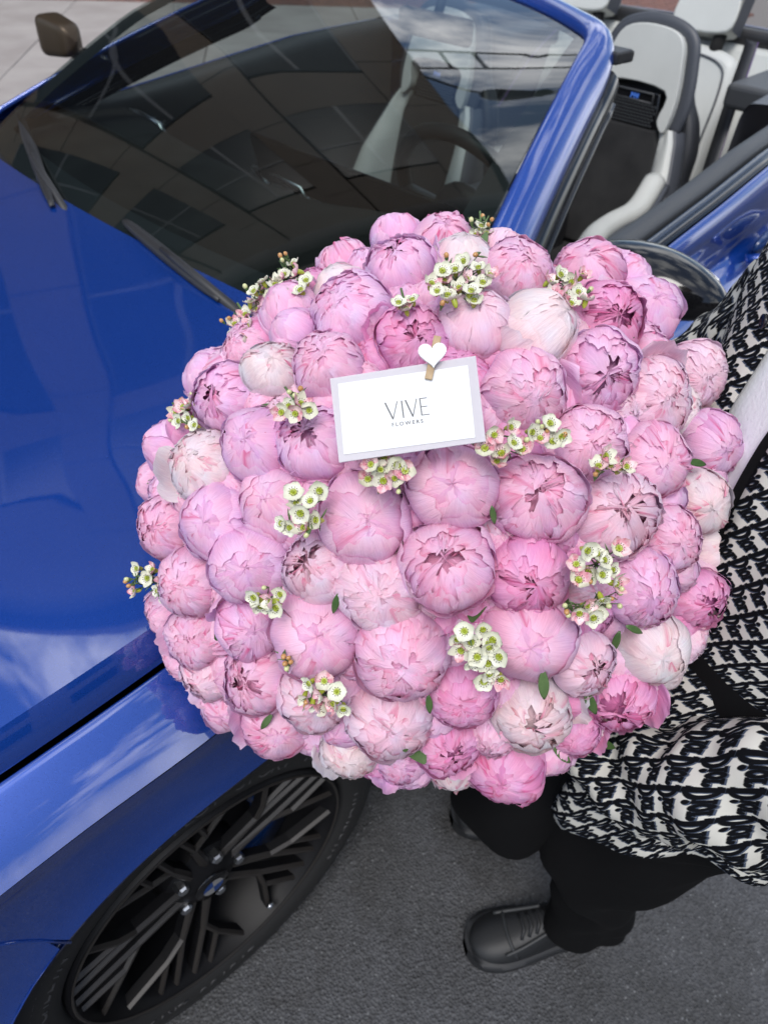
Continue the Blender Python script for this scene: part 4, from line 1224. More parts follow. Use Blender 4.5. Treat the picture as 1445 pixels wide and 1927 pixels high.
def shoe(heel, toe, nm='shoe'):
    d = unit(toe - heel); s = V(-d[1], d[0], 0); L = np.linalg.norm(toe - heel)
    # upper
    ts_ = [0, .05, .15, .28, .42, .55, .68, .80, .90, .97, 1.0]
    wd = [.010, .026, .034, .036, .037, .042, .047, .048, .041, .026, .006]
    ht_ = [.085, .118, .125, .118, .098, .080, .066, .058, .050, .040, .030]
    rows = []
    for t, w, h in zip(ts_, wd, ht_):
        c = heel + d * L * t; row = []
        for q in np.linspace(0, math.pi, 15):
            cs, sn = math.cos(q), math.sin(q)
            pinch = .72 if t < .5 else .9
            row.append(c + s * (w * np.sign(cs) * abs(cs) ** .75) * (1 - (1 - pinch) * sn) + V(0, 0, .022 + (h - .022) * sn ** .8))
        rows.append(row)
    g = Geo(); g.grid(surf(np.array(rows), 44, 30)); so = g.build(nm, M['shoe'], man)
    # sole
    rows = []
    for t, w in zip(ts_, wd):
        c = heel + d * (L * (t * 1.05 - .025)); w = w + .006
        rows.append([c + s * w * .9 + V(0, 0, 0), c + s * w * 1.02 + V(0, 0, .008), c + s * w * 1.03 + V(0, 0, .024 + .010 * (t > .95)), c + s * w * .9 + V(0, 0, .030), c - s * w * .9 + V(0, 0, .030), c - s * w * 1.03 + V(0, 0, .024 + .010 * (t > .95)), c - s * w * 1.02 + V(0, 0, .008), c - s * w * .9 + V(0, 0, 0)])
    g = Geo(); g.grid(np.swapaxes(np.swapaxes(crom(np.array(rows), 40), 0, 1), 0, 1), closed_v=True); g.build('sole', M['sole'], so, angle=50)
    # toe rand and side panel
    for sg in (-1, 1):
        pr_ = []
        for t in np.linspace(.50, .80, 12):
            w = np.interp(t, ts_, wd); h = np.interp(t, ts_, ht_)
            q = .95 - 1.1 * (t - .5)
            cs, sn = math.cos(q), math.sin(q); pinch = .9
            c = heel + d * L * t + s * sg * (w * cs ** .75) * (1 - .1 * sn) + V(0, 0, .022 + (h - .022) * sn ** .8 + .002)
            pr_.append(c)
        g = Geo(); g.tube(np.array(pr_), .0045, 6); g.build('side_panel', M['shoe_panel'], so)
    pr_ = []
    for q in np.linspace(.25, math.pi - .25, 16):
        t = .70 + .06 * math.sin(q); w = np.interp(t, ts_, wd); h = np.interp(t, ts_, ht_); cs, sn = math.cos(q), math.sin(q)
        pr_.append(heel + d * L * t + s * (w * np.sign(cs) * abs(cs) ** .75) * (1 - .1 * sn) + V(0, 0, .022 + (h - .022) * sn ** .8 + .001))
    g = Geo(); g.tube(np.array(pr_), .0035, 6); g.build('toe_seam', M['shoe_panel'], so)
    for k in range(6):
        t = .40 + .05 * k; w = np.interp(t, ts_, wd) * .62; h = np.interp(t, ts_, ht_)
        c = heel + d * L * t + V(0, 0, h + .003)
        g = Geo(); g.tube([c - s * w * .8 - V(0, 0, .010), c - s * w * .3 + V(0, 0, .0), c + s * w * .3 + V(0, 0, .0), c + s * w * .8 - V(0, 0, .010) + d * .008], .0034, 6); g.build('lace', M['sole'], so)
    return so
shoe(V(.562, -.452, 0), V(.328, -.290, 0)); shoe(V(.725, -.262, 0), V(.505, -.107, 0))
# ------------------------------------------------------------------ the bouquet
rng = np.random.default_rng(11)
def petal_mat():
    m = bpy.data.materials.new('peony_petal'); m.use_nodes = True
    nt = m.node_tree; b = nt.nodes['Principled BSDF']; L = nt.links
    at_ = nt.nodes.new('ShaderNodeAttribute'); at_.attribute_name = 'tint'
    uv = nt.nodes.new('ShaderNodeUVMap'); uv.uv_map = 'UVMap'
    mp = nt.nodes.new('ShaderNodeMapping'); mp.inputs['Scale'].default_value = (34, 3.2, 1)
    n = nt.nodes.new('ShaderNodeTexNoise'); n.inputs['Scale'].default_value = 1.6; n.inputs['Detail'].default_value = 4; n.inputs['Distortion'].default_value = .3
    L.new(uv.outputs[0], mp.inputs[0]); L.new(mp.outputs[0], n.inputs['Vector'])
    r = nt.nodes.new('ShaderNodeValToRGB'); r.color_ramp.elements[0].position = .3; r.color_ramp.elements[1].position = .7
    r.color_ramp.elements[0].color = (.90, .82, .88, 1); r.color_ramp.elements[1].color = (1.06, 1.08, 1.05, 1)
    L.new(n.outputs['Fac'], r.inputs[0])
    mu = nt.nodes.new('ShaderNodeMixRGB'); mu.blend_type = 'MULTIPLY'; mu.inputs[0].default_value = 1
    L.new(at_.outputs['Color'], mu.inputs[1]); L.new(r.outputs[0], mu.inputs[2])
    tco = nt.nodes.new('ShaderNodeTexCoord')
    n3 = nt.nodes.new('ShaderNodeTexNoise'); n3.inputs['Scale'].default_value = 34; n3.inputs['Detail'].default_value = 2
    L.new(tco.outputs['Object'], n3.inputs['Vector'])
    r3 = nt.nodes.new('ShaderNodeValToRGB'); r3.color_ramp.elements[0].position = .35; r3.color_ramp.elements[1].position = .65
    r3.color_ramp.elements[0].color = (1.04, .93, .92, 1); r3.color_ramp.elements[1].color = (.96, 1.03, 1.06, 1)
    L.new(n3.outputs['Fac'], r3.inputs[0])
    mu2 = nt.nodes.new('ShaderNodeMixRGB'); mu2.blend_type = 'MULTIPLY'; mu2.inputs[0].default_value = 1
    L.new(mu.outputs[0], mu2.inputs[1]); L.new(r3.outputs[0], mu2.inputs[2])
    L.new(mu2.outputs[0], b.inputs['Base Color'])
    b.inputs['Roughness'].default_value = .52; b.inputs['Specular IOR Level'].default_value = .35
    tl_ = nt.nodes.new('ShaderNodeBsdfTranslucent'); L.new(mu2.outputs[0], tl_.inputs['Color'])
    mxs = nt.nodes.new('ShaderNodeMixShader'); mxs.inputs[0].default_value = .26
    L.new(b.outputs[0], mxs.inputs[1]); L.new(tl_.outputs[0], mxs.inputs[2]); L.new(mxs.outputs[0], nt.nodes['Material Output'].inputs['Surface'])
    mp2 = nt.nodes.new('ShaderNodeMapping'); mp2.inputs['Scale'].default_value = (9, 2.6, 1)
    n2 = nt.nodes.new('ShaderNodeTexNoise'); n2.inputs['Scale'].default_value = 1.5; n2.inputs['Detail'].default_value = 5
    n2.inputs['Distortion'].default_value = .6
    L.new(uv.outputs[0], mp2.inputs[0]); L.new(mp2.outputs[0], n2.inputs['Vector'])
    ad = nt.nodes.new('ShaderNodeMath'); ad.operation = 'MULTIPLY_ADD'; ad.inputs[1].default_value = .35
    L.new(n.outputs['Fac'], ad.inputs[0]); L.new(n2.outputs['Fac'], ad.inputs[2])
    bp = nt.nodes.new('ShaderNodeBump'); bp.inputs['Strength'].default_value = .50; bp.inputs['Distance'].default_value = .0018
    L.new(ad.outputs[0], bp.inputs['Height']); L.new(bp.outputs[0], b.inputs['Normal'])
    return m
M['petal'] = petal_mat()
M['leaf'] = mat('peony_leaf_green', (.045, .10, .025), .45, noise=(60, (.09, .15, .05), .8), sss=.0)
M['leaf_pale'] = mat('pale_leaf_green', (.12, .19, .07), .5, noise=(70, (.07, .13, .04), .8))
M['stem'] = mat('stem_green', (.07, .13, .035), .5)
M['wax_white'] = mat('waxflower_white', (.74, .73, .63), .4, noise=(160, (.66, .66, .50), .8), coat=.1)
M['wax_pink'] = mat('waxflower_pink', (.62, .20, .27), .35, noise=(220, (.86, .66, .68), 1), coat=.2)
M['wax_green'] = mat('waxflower_centre', (.26, .33, .02), .3, noise=(300, (.42, .46, .05), 1), coat=.4)
M['wax_dot'] = mat('waxflower_anther', (.08, .05, .02), .5)
M['bud_yellow'] = mat('waxflower_bud_yellow', (.58, .60, .30), .35, coat=.3)
M['bud_gold'] = mat('waxflower_bud_gold', (.50, .26, .09), .3, coat=.3)

# tones: base colour, edge colour, heart colour (linear)
TONE = {
    'p': ((.91, .52, .76), (.94, .74, .86), (.86, .34, .56)),
    'l': ((.89, .53, .81), (.93, .72, .88), (.80, .34, .64)),
    'm': ((.86, .35, .64), (.92, .60, .80), (.76, .18, .46)),
    'w': ((.90, .80, .82), (.94, .88, .88), (.88, .58, .66)),
    'q': ((.93, .68, .82), (.95, .82, .90), (.80, .38, .54)),
}
NU, NV = 15, 17
def petal_shape(R, k, phi, T, W, seed, ruffle=.02, tuck=.0, lift=0.0, nu=NU, nv=NV, notch=.05, tilt=0., t0=.10, frill=0.0, width_tip=.72):
    """a petal lying on a globe of radius R*k: starts at the base, reaches polar angle T, half width W"""
    r = np.random.default_rng(seed)
    u = np.linspace(-1, 1, nu)[None, :]; v = np.linspace(0, 1, nv)[:, None]
    ph = r.uniform(0, 6.28, 12)
    edge = notch * (np.sin(u * 3.1 + ph[0]) * .6 + np.sin(u * 7.3 + ph[1]) * .4 + .5 * np.sin(u * 13 + ph[10]))
    t = t0 + (T - t0) * v * (1 - (.20 * np.abs(u) ** 2.4 - edge * .55) * v ** 2)
    wv = W * (np.sin(np.clip(v * 1.25 + .12, 0, 1) * math.pi / 2)) * (1 - (1 - width_tip) * v ** 3)
    beta = u * wv * (1 + .05 * np.sin(v * 9 + ph[2])) + tilt * v
    ep = V(math.cos(phi), math.sin(phi), 0); nn = V(-math.sin(phi), math.cos(phi), 0); zz = V(0, 0, 1)
    mdir = np.sin(t)[..., None] * ep - np.cos(t)[..., None] * zz
    d = np.cos(beta)[..., None] * mdir + np.sin(beta)[..., None] * nn
    wob = (np.sin(u * 2.3 + ph[3] + v * 2) * .5 + np.sin(v * 5.1 + ph[4] + u * 1.7) * .35 + .35 * np.sin(u * 6 + v * 4 + ph[5]))
    fold = np.sin(u * 9 + ph[6] + 1.5 * np.sin(v * 3 + ph[7])) * v ** 2 + .6 * np.sin(u * 17 + ph[8]) * v ** 3
    crease = -np.exp(-((u - r.uniform(-.5, .5) - .15 * v) / .07) ** 2) * v * .012 * r.choice([0, 1])
    rad = k + ruffle * wob * (.4 + .6 * v) + ruffle * .8 * fold - tuck * v ** 5 + lift * v ** 2.2 + crease
    em = np.maximum(np.abs(u) ** 6, v ** 8)
    rad = rad + .012 * em * (1 + .8 * np.sin(u * 11 + v * 13 + ph[9])) + frill * v ** 3 * np.sin(u * 14 + ph[11] + 2 * v)
    P = R * rad[..., None] * d
    return P, u + 0 * v, v + 0 * u
def petal_col(tone, u, v, seed, heart=0.0, slit=0.0):
    r = np.random.default_rng(seed + 77)
    b, e, h = [np.array(c) for c in TONE[tone]]
    b = b * r.uniform(.93, 1.06); jit = r.uniform(-.05, .05)
    em = np.clip(np.maximum(np.abs(u) ** 5, v ** 5), 0, 1)
    blush = r.uniform(.0, .35) * np.exp(-((u - r.uniform(-.8, .8)) / .45) ** 2) * np.clip(v * 1.4 - .2, 0, 1)
    b_ = b + (h - b) * (blush * .55)[..., None]
    c = b_ * (1 - em[..., None] * .7) + e * em[..., None] * .7
    pale = np.clip(1 - v * 1.6, 0, 1)[..., None] * .30
    c = c * (1 - pale) + np.array([.84, .66, .74]) * pale
    if heart: c = c * (1 - heart) + h * heart
    c[..., 1] *= 1 + jit; c[..., 2] *= 1 + jit * .5
    if slit:
        ph = r.uniform(-.6, .6); s = np.exp(-((u - ph) / .09) ** 2) * np.clip((v - .55) * 3, 0, 1) * slit
        s = np.maximum(s, slit * np.clip((v - .93) * 14, 0, 1) * (np.sin(u * 6 + ph * 9) > .55))
        c = c * (1 - s[..., None]) + np.array([.70, .06, .24]) * s[..., None]
    return np.clip(c, 0, 1)

def mesh_from_patches(name, patches, mats):
    vs, fs, cs, uvs = [], [], [], []; n = 0
    for P, C, u, v in patches:
        a, b = P.shape[:2]
        idx = np.arange(a * b).reshape(a, b) + n
        fs.append(np.stack([idx[:-1, :-1], idx[:-1, 1:], idx[1:, 1:], idx[1:, :-1]], -1).reshape(-1, 4))
        vs.append(P.reshape(-1, 3)); cs.append(C.reshape(-1, 3)); uvs.append(np.stack([u, v], -1).reshape(-1, 2)); n += a * b
    vs = np.concatenate(vs); fs = np.concatenate(fs); cs = np.concatenate(cs); uvs = np.concatenate(uvs)
    me = bpy.data.meshes.new(name)
    me.vertices.add(len(vs)); me.vertices.foreach_set('co', vs.astype(np.float32).ravel())
    me.loops.add(fs.size); me.loops.foreach_set('vertex_index', fs.astype(np.int32).ravel())
    me.polygons.add(len(fs)); me.polygons.foreach_set('loop_start', np.arange(0, fs.size, 4, dtype=np.int32))
    try: me.polygons.foreach_set('loop_total', np.full(len(fs), 4, np.int32))
    except Exception: pass
    me.update(calc_edges=True)
    me.polygons.foreach_set('use_smooth', np.ones(len(fs), bool))
    ca = me.color_attributes.new('tint', 'FLOAT_COLOR', 'POINT')
    ca.data.foreach_set('color', np.concatenate([cs, np.ones((len(cs), 1))], 1).astype(np.float32).ravel())
    ul = me.uv_layers.new(name='UVMap'); ul.data.foreach_set('uv', uvs[fs.ravel()].astype(np.float32).ravel())
    for m_ in mats: me.materials.append(m_)
    return me

def basis(z, spin):
    z = unit(z); a = unit(np.cross(z, V(.3, .5, .81) if abs(z @ V(.3, .5, .81)) < .95 else V(1, 0, 0))); b = np.cross(z, a)
    c, s = math.cos(spin), math.sin(spin)
    return np.stack([a * c + b * s, -a * s + b * c, z], 1)

BQC = at(835, 975, .86)            # middle of the round head of flowers
bq = thing('bouquet', 'huge round bouquet of pink peonies and white waxflower held over the car wing', 'bouquet', BIND0)
BIND = V(*bq.location)

def link(nm, me, parent, loc=(0, 0, 0)):
    o = bpy.data.objects.new(nm, me); COL.objects.link(o); o.parent = parent; o.location = loc
    return o

def peony(c, axis, R, kind, tone, seed, loose=0, spin=None, label=None):
    r = np.random.default_rng(seed)
    Bm = basis(axis, r.uniform(0, 6.28) if spin is None else spin)
    squash = r.uniform(.86, 1.02)
    dph = r.uniform(0, 6.28, 6); sx = r.uniform(.93, 1.09)
    def tf(P):
        Q = P.copy(); Q[..., 2] *= squash; Q[..., 0] *= sx
        n_ = Q / (np.linalg.norm(Q, axis=-1, keepdims=True) + 1e-9)
        Q *= (1 + .036 * np.sin(3.1 * n_[..., 0] + 2 * n_[..., 2] + dph[0]) + .026 * np.sin(5 * n_[..., 1] - 3 * n_[..., 2] + dph[1]) + .016 * np.sin(7 * n_[..., 0] + 6 * n_[..., 1] + dph[2]))[..., None]
        return Q @ Bm.T
    core = []; pets = []
    D = math.radians
    def add(lst, k, phi, T, W, **kw):
        heart = kw.pop('heart', 0.); slit = kw.pop('slit', 0.)
        s = int(r.integers(1e9))
        P, u, v = petal_shape(R, k, phi, T, W, s, **kw)
        lst.append((tf(P), petal_col(tone, u, v, s, heart, slit), u, v))
    # inner mass
    u = np.linspace(0, 2 * math.pi, 18)[None, :]; v = np.linspace(0, math.pi, 14)[:, None]
    kk = {'tight': .885, 'slit': .87, 'open': .66, 'ruffle': .82}[kind]
    S = np.stack([np.sin(v) * np.cos(u), np.sin(v) * np.sin(u), np.cos(v) + 0 * u], -1) * R * kk * (1 + .05 * np.sin(5 * u + 3 * v)[..., None])
    S[..., 2] = np.where(S[..., 2] > 0, S[..., 2] * (.55 if kind == 'open' else 1), S[..., 2])
    b, e, h = [np.array(q) for q in TONE[tone]]
    core.append((tf(S), np.broadcast_to({'tight': b * .98, 'slit': b * .95, 'ruffle': b * .8 + h * .2, 'open': b * .5 + h * .5}[kind], S.shape).copy(), u + 0 * v, v + 0 * u))
    a0 = r.uniform(0, 6.28)
    if kind in ('tight', 'slit'):
        n3 = 4
        for i in range(n3):
            add(core, .90 + .008 * i, a0 + i * 6.28 / n3 + r.uniform(-.3, .3), D(r.uniform(168, 180)), D(46), ruffle=.012, tuck=.04, notch=.08, heart=.15, slit=.0)
        for i in range(5):
            add(core, .92 + .006 * i, a0 + .6 + i * 6.28 / 5 + r.uniform(-.3, .3), D(r.uniform(150, 172)), D(38), ruffle=.012, tuck=.03, notch=.10, heart=.05, slit=.7 if r.random() < .25 else 0)
        for i in range(4):
            add(pets, .945 + .008 * i, a0 + 1.1 + i * 6.28 / 4 + r.uniform(-.35, .35), D(r.uniform(128, 165)), D(r.uniform(48, 58)), ruffle=.014, tuck=.02, notch=.07, tilt=r.uniform(-.15, .15))
        for i in range(4):
            add(pets, .985 + .008 * i, a0 + 2.2 + i * 6.28 / 4 + r.uniform(-.4, .4), D(r.uniform(95, 150 if kind == 'tight' else 130)), D(r.uniform(46, 60)), ruffle=.016, tuck=.0, notch=.06, tilt=r.uniform(-.2, .2), slit=.9 if kind == 'slit' and i == 0 else 0)
        if kind == 'slit':
            for i in range(5):
                add(core, .97, a0 + r.uniform(0, 6.28), D(r.uniform(135, 165)), D(20), ruffle=.05, notch=.15, heart=.35, slit=.8, nu=10, nv=10)
    else:
        ring = {'open': 4, 'ruffle': 5}[kind]
        tmax = {'open': 165, 'ruffle': 174}[kind] + r.uniform(-7, 3)
        if kind == 'open':
            for i in range(26):      # crumpled heart standing in the bowl
                add(core, r.uniform(.56, .86), r.uniform(0, 6.28), D(r.uniform(130, 178)), D(r.uniform(9, 18)), ruffle=.05, notch=.20, heart=r.uniform(.1, .7), slit=r.choice([0, 0, .5, .8]), frill=.05, nu=10, nv=11)
        else:
            for i in range(12):
                add(core, r.uniform(.80, .89), r.uniform(0, 6.28), D(r.uniform(145, 178)), D(r.uniform(12, 24)), ruffle=.035, notch=.18, heart=r.uniform(.0, .25), slit=r.choice([0, 0, 0, .6]), frill=.04, nu=10, nv=11)
        off_ = V(math.cos(a0), math.sin(a0)) * r.uniform(0, 10)
        for j in range(ring):
            n_ = 5
            for i in range(n_):
                ph_ = a0 + j * 1.0 + i * 6.28 / n_ + r.uniform(-.25, .25)
                T__ = tmax - j * r.uniform(8, 12) + off_[0] * math.cos(ph_) + off_[1] * math.sin(ph_) + r.uniform(-6, 6)
                add(core if j < ring - 1 else pets, (.83 if kind == 'open' else .865) + (.034 if kind == 'open' else .024) * j + .004 * i, ph_, D(T__), D(r.uniform(36, 48)), ruffle=.018, notch=.12, heart=max(0, .22 - .08 * j), tuck=.07 * (kind == 'open') * (j < 2), frill=.018, slit=r.choice([0, 0, 0, .55]), nu=15, nv=14, tilt=r.uniform(-.2, .2))
        for i in range(4):
            add(pets, .985 + .008 * i, a0 + 2.2 + i * 6.28 / 4 + r.uniform(-.4, .4), D(r.uniform(85, 128)), D(r.uniform(44, 58)), ruffle=.018, notch=.08, tilt=r.uniform(-.25, .25))
    for i in range(loose):
        add(pets, 1.0, r.uniform(0, 6.28), D(r.uniform(95, 120)), D(r.uniform(32, 44)), ruffle=.04, notch=.08, lift=r.uniform(.18, .40), tilt=r.uniform(-.3, .3))
    me = mesh_from_patches('peony', core, [M['petal']])
    o = link('peony', me, bq, (c - BIND).tolist())
    if label: o['label'] = label
    for p in pets:
        link('petal', mesh_from_patches('petal', [p], [M['petal']]), o)
    return o

def rho(x, y): return math.hypot((x - 835) / 545.0, (y - 968) / 520.0)
def dome(x, y):
    q = min(rho(x, y), 1.0)
    return .645 + .185 * (1 - math.sqrt(1 - q * q * .96))
def outward(x, y, k=78):
    q = min(rho(x, y), 1.05); al = math.radians(k) * q
    rv = unit(ray(x, y)); lat = _r * (x - 835) - _u * (y - 968); lat = lat / (np.linalg.norm(lat) + 1e-6)
    lat = unit(lat - rv * (lat @ rv))
    return unit(-rv * math.cos(al) + lat * math.sin(al))

T_, O_, R_, S_ = 'tight', 'open', 'ruffle', 'slit'
FL = [ # x, y, radius in px, kind, tone, extra depth, loose petals, (opening offset in px or None)
 (755,505,66,O_,'l',0,0,(-12,-34)), (748,450,50,R_,'l',.035,0,None), (832,460,58,S_,'p',.025,1,(5,-30)), (868,492,60,T_,'w',.0,0,None),
 (948,478,52,R_,'q',.03,1,None), (975,515,64,R_,'p',.0,0,(15,-25)), (1108,515,66,S_,'p',.01,1,(-5,-30)), (1172,520,50,R_,'l',.03,0,None),
 (1212,582,68,T_,'l',.01,0,(20,-20)), (1140,602,72,O_,'m',-.005,0,(26,-12)), (1012,622,74,T_,'w',-.01,1,None), (896,608,70,T_,'q',-.005,0,None),
 (776,642,70,O_,'m',.0,1,(8,-6)), (662,592,80,R_,'l',.0,0,(-28,-30)), (640,548,55,T_,'w',.03,1,None), (648,498,50,S_,'p',.035,0,None),
 (545,588,60,T_,'p',.02,0,None), (556,630,52,T_,'l',.015,0,None), (466,662,50,R_,'p',.035,0,None), (512,698,54,S_,'w',.0,0,(0,-20)),
 (620,690,70,R_,'p',.0,0,(-10,-25)), (428,748,70,O_,'l',.005,0,(-28,-6)), (392,705,52,T_,'l',.035,0,None), (1123,702,80,O_,'l',-.005,0,(20,0)),
 (985,738,82,R_,'p',.0,1,(20,15)), (1308,705,64,R_,'q',.01,0,(22,8)), (1230,748,72,R_,'q',.0,0,(25,0)), (1228,672,46,T_,'p',.02,1,None),
 (862,712,66,R_,'m',.02,0,None), (1334,836,62,S_,'l',.012,0,(28,10)), (1224,868,72,S_,'p',.0,0,(24,6)), (1106,835,72,R_,'p',.0,0,(10,2)),
 (486,838,72,T_,'l',.0,0,(-20,-10)), (592,832,76,O_,'l',.0,0,(-20,-26)), (388,876,70,R_,'w',.0,1,(-30,-10)), (325,848,56,T_,'l',.03,0,None),
 (292,905,40,T_,'p',.04,0,None), (690,782,64,R_,'p',.015,0,None), (770,735,60,T_,'p',.03,0,None), (851,914,86,T_,'p',-.005,0,(0,-4)), (1010,936,86,O_,'p',-.005,0,(6,-12)),
 (1156,965,86,O_,'q',.0,1,(22,-8)), (1314,946,60,S_,'w',.02,0,(22,10)), (1254,1012,64,R_,'p',.008,0,(24,6)), (522,948,70,T_,'p',.008,0,None),
 (410,984,72,T_,'l',.0,0,(-22,0)), (318,988,62,R_,'p',.01,0,(-25,6)), (684,976,90,T_,'p',.0,1,(8,4)), (842,1066,92,O_,'p',-.012,1,(-3,-24)),
 (992,1082,82,O_,'m',.0,0,(16,22)), (1204,1106,76,R_,'l',.0,0,(20,14)), (1310,1126,62,O_,'m',.015,0,(24,14)), (1222,1214,68,T_,'w',.0,0,(20,24)),
 (468,1062,76,T_,'l',-.005,1,(-6,6)), (600,1066,72,O_,'q',.005,0,(-26,-10)), (362,1094,66,R_,'p',.0,0,(-26,10)), (712,1112,80,R_,'q',.0,0,(0,10)),
 (596,1194,86,T_,'p',-.005,0,(0,5)), (756,1228,90,R_,'p',-.005,0,(0,24)), (992,1198,84,T_,'p',-.005,0,(6,20)), (470,1180,66,S_,'l',.005,0,(10,10)),
 (372,1196,60,R_,'p',.01,1,(-20,10)), (318,1150,46,R_,'p',.035,0,None), (486,1276,70,O_,'p',.0,0,(-28,10)), (398,1262,56,R_,'q',.02,1,(-20,20)),
 (352,1232,50,R_,'p',.035,0,None), (428,1326,50,T_,'p',.03,0,(-10,20)), (592,1308,66,R_,'q',.005,0,(0,20)), (1092,1242,70,O_,'q',.0,0,(28,14)),
 (870,1306,68,R_,'m',.0,0,(0,26)), (1000,1338,76,O_,'w',.0,1,(8,30)), (1162,1310,70,O_,'m',.005,0,(0,32)), (735,1345,84,R_,'q',.005,1,(0,30)),
 (842,1398,64,O_,'m',.01,1,(10,30)), (956,1440,72,S_,'m',.01,0,(-10,34)), (655,1410,56,R_,'w',.015,1,(0,24)), (522,1360,66,S_,'p',.012,0,(0,20)),
 (1078,1372,52,R_,'m',.02,1,(0,24)), (758,1425,52,R_,'l',.03,1,(0,20)), (925,1372,54,R_,'p',.02,1,None), (455,690,44,T_,'p',.045,0,None),
 (1190,1010,44,T_,'p',.04,0,None), (1345,1010,40,T_,'w',.05,0,None), (680,1320,50,T_,'l',.03,0,None), (1150,1165,44,T_,'l',.045,0,None),
 (560,745,46,T_,'q',.03,0,None), (1050,1140,40,T_,'m',.045,0,None), (905,830,40,T_,'p',.05,0,None), (905,540,44,T_,'p',.04,0,None),
]
_rr = random.Random(8)
_base = list(FL)
for k in range(40):          # buds round the rim, one layer further down
    th = 2 * math.pi * k / 40 + _rr.uniform(-.05, .05); q = _rr.uniform(.86, .93)
    FL.append((835 + 545 * q * math.cos(th), 968 + 520 * q * math.sin(th), _rr.uniform(50, 58), _rr.choice([T_, T_, S_, R_]), _rr.choice('pplqmw'), .045, 0, None))
_tr = 0
while _tr < 4000:            # small buds in the gaps
    _tr += 1
    th = _rr.uniform(0, 6.28); q = math.sqrt(_rr.random()) * .95
    x, y = 835 + 545 * q * math.cos(th), 968 + 520 * q * math.sin(th)
    if all(math.hypot(x - a[0], y - a[1]) > (.90 * a[2] if a in _base else .8 * a[2]) for a in FL):
        FL.append((x, y, _rr.uniform(44, 52), _rr.choice([T_, T_, R_]), _rr.choice('pplqm'), .022, 0, None))
LABELS = {'w': 'whitish peony bud', 'm': 'deep magenta pink peony'}
stem_paths = []
for i, (x, y, rp, kind, tone, ed, loose, opn) in enumerate(FL):
    dep = dome(x, y) + ed
    Rr = rp * dep / FPX * 1.05
    c = at(x, y, dep + Rr * .15)
    ax = outward(x, y)
    if opn is not None:
        ox, oy = opn[0] / rp, opn[1] / rp
        rv = unit(ray(x, y)); q = math.hypot(ox, oy) * 1.15; q = min(q, .93)
        lat = unit(_r * ox - _u * oy + 1e-9 * rv)
        ax = unit(-rv * math.sqrt(1 - q * q) + lat * q)
    else:
        ax = unit(ax + rng.normal(0, .22, 3))
    if rho(x, y) > .75 and rng.random() < .45: loose += 1
    peony(c, ax, Rr, kind, tone, 1000 + i * 7, loose, label=LABELS.get(tone))
    stem_paths.append((c, ax, Rr))
# stems, gathered at the hand
for i, (c, ax, Rr) in enumerate(stem_paths):
    back = unit(BQC + unit(BIND - BQC) * .05 - c)
    s0 = c + back * Rr * .8; s1 = c + back * (Rr + .05) * 1.2
    j = rng.normal(0, .010, 3)
    b = BIND + j; e = BIND + unit(BIND - BQC) * .05 + j * 1.4
    p = crom(np.array([s0, s1, (s1 + b) / 2, b, e]), 9)
    g = Geo(); g.tube(p, .0026, 5); g.build('stem', M['stem'], bq)
g = Geo(); dr = unit(BIND - BQC)
g.lathe([(.029, -.03), (.031, 0), (.029, .03)], BIND, dr, 20); g.build('tie', M['wax_white'], bq)

def leaf_geo(c, d, n, L, W_, curl=.25):
    d = unit(d); n = unit(n - d * (n @ d)); s = np.cross(d, n)
    rows = []
    for t in np.linspace(0, 1, 9):
        w = W_ * math.sin(math.pi * min(t * .93 + .05, 1)) ** .8
        cc = c + d * L * t - n * curl * L * t * t
        rows.append([cc - s * w, cc - s * w * .5 - n * w * .12, cc - n * w * .28, cc + s * w * .5 - n * w * .12, cc + s * w])
    return np.array(rows)
LV = [(902,472,40,-70,'leaf_pale',.012), (490,1150,32,0,'leaf',.0), (512,1345,34,130,'leaf',.0), (1022,1262,52,88,'leaf_pale',-.02), (1100,1300,50,62,'leaf',.0),
 (1040,1405,46,40,'leaf_pale',.02), (1178,1178,34,20,'leaf',.0), (1292,868,38,5,'leaf',.01), (636,1118,34,105,'leaf',.0), (1146,772,34,75,'leaf',.0),
 (806,1308,34,85,'leaf',.0), (1166,1188,36,110,'leaf',.02), (925,952,30,80,'leaf',.0), (300,906,26,180,'leaf',.04), (1120,1395,40,15,'leaf',.04), (1185,640,26,-60,'leaf',.0), (524,766,40,180,'leaf',.02), (640,905,40,20,'leaf',.03), (1000,1140,60,170,'leaf',.03), (898,1190,50,100,'leaf',.03), (560,1150,40,10,'leaf',.03)]
for x, y, L, an, mt, ed in LV:
    dep = dome(x, y) - .018 + ed; c = at(x, y, dep)
    d = _r * math.cos(math.radians(an)) - _u * math.sin(math.radians(an)); rv = unit(ray(x, y))
    Lm = L * dep / FPX * 1.15
    g = Geo(); g.grid(leaf_geo(c, unit(d + rv * .25), -rv + _u * .2, Lm * 1.15, Lm * .17)); g.build('leaf', M[mt], bq, solid=.0006)
# foliage filling the gaps between the stems
for k in range(150):
    th = rng.uniform(0, 6.28); q = math.sqrt(rng.uniform(0, .62))
    x, y = 835 + 520 * q * math.cos(th), 968 + 500 * q * math.sin(th)
    dep = dome(x, y) + rng.uniform(.045, .075); c = at(x, y, dep)
    d = unit(rng.normal(0, 1, 3)); g = Geo(); g.grid(leaf_geo(c, d, -unit(ray(x, y)), .06, .014)); g.build('leaf', M['leaf'], bq)

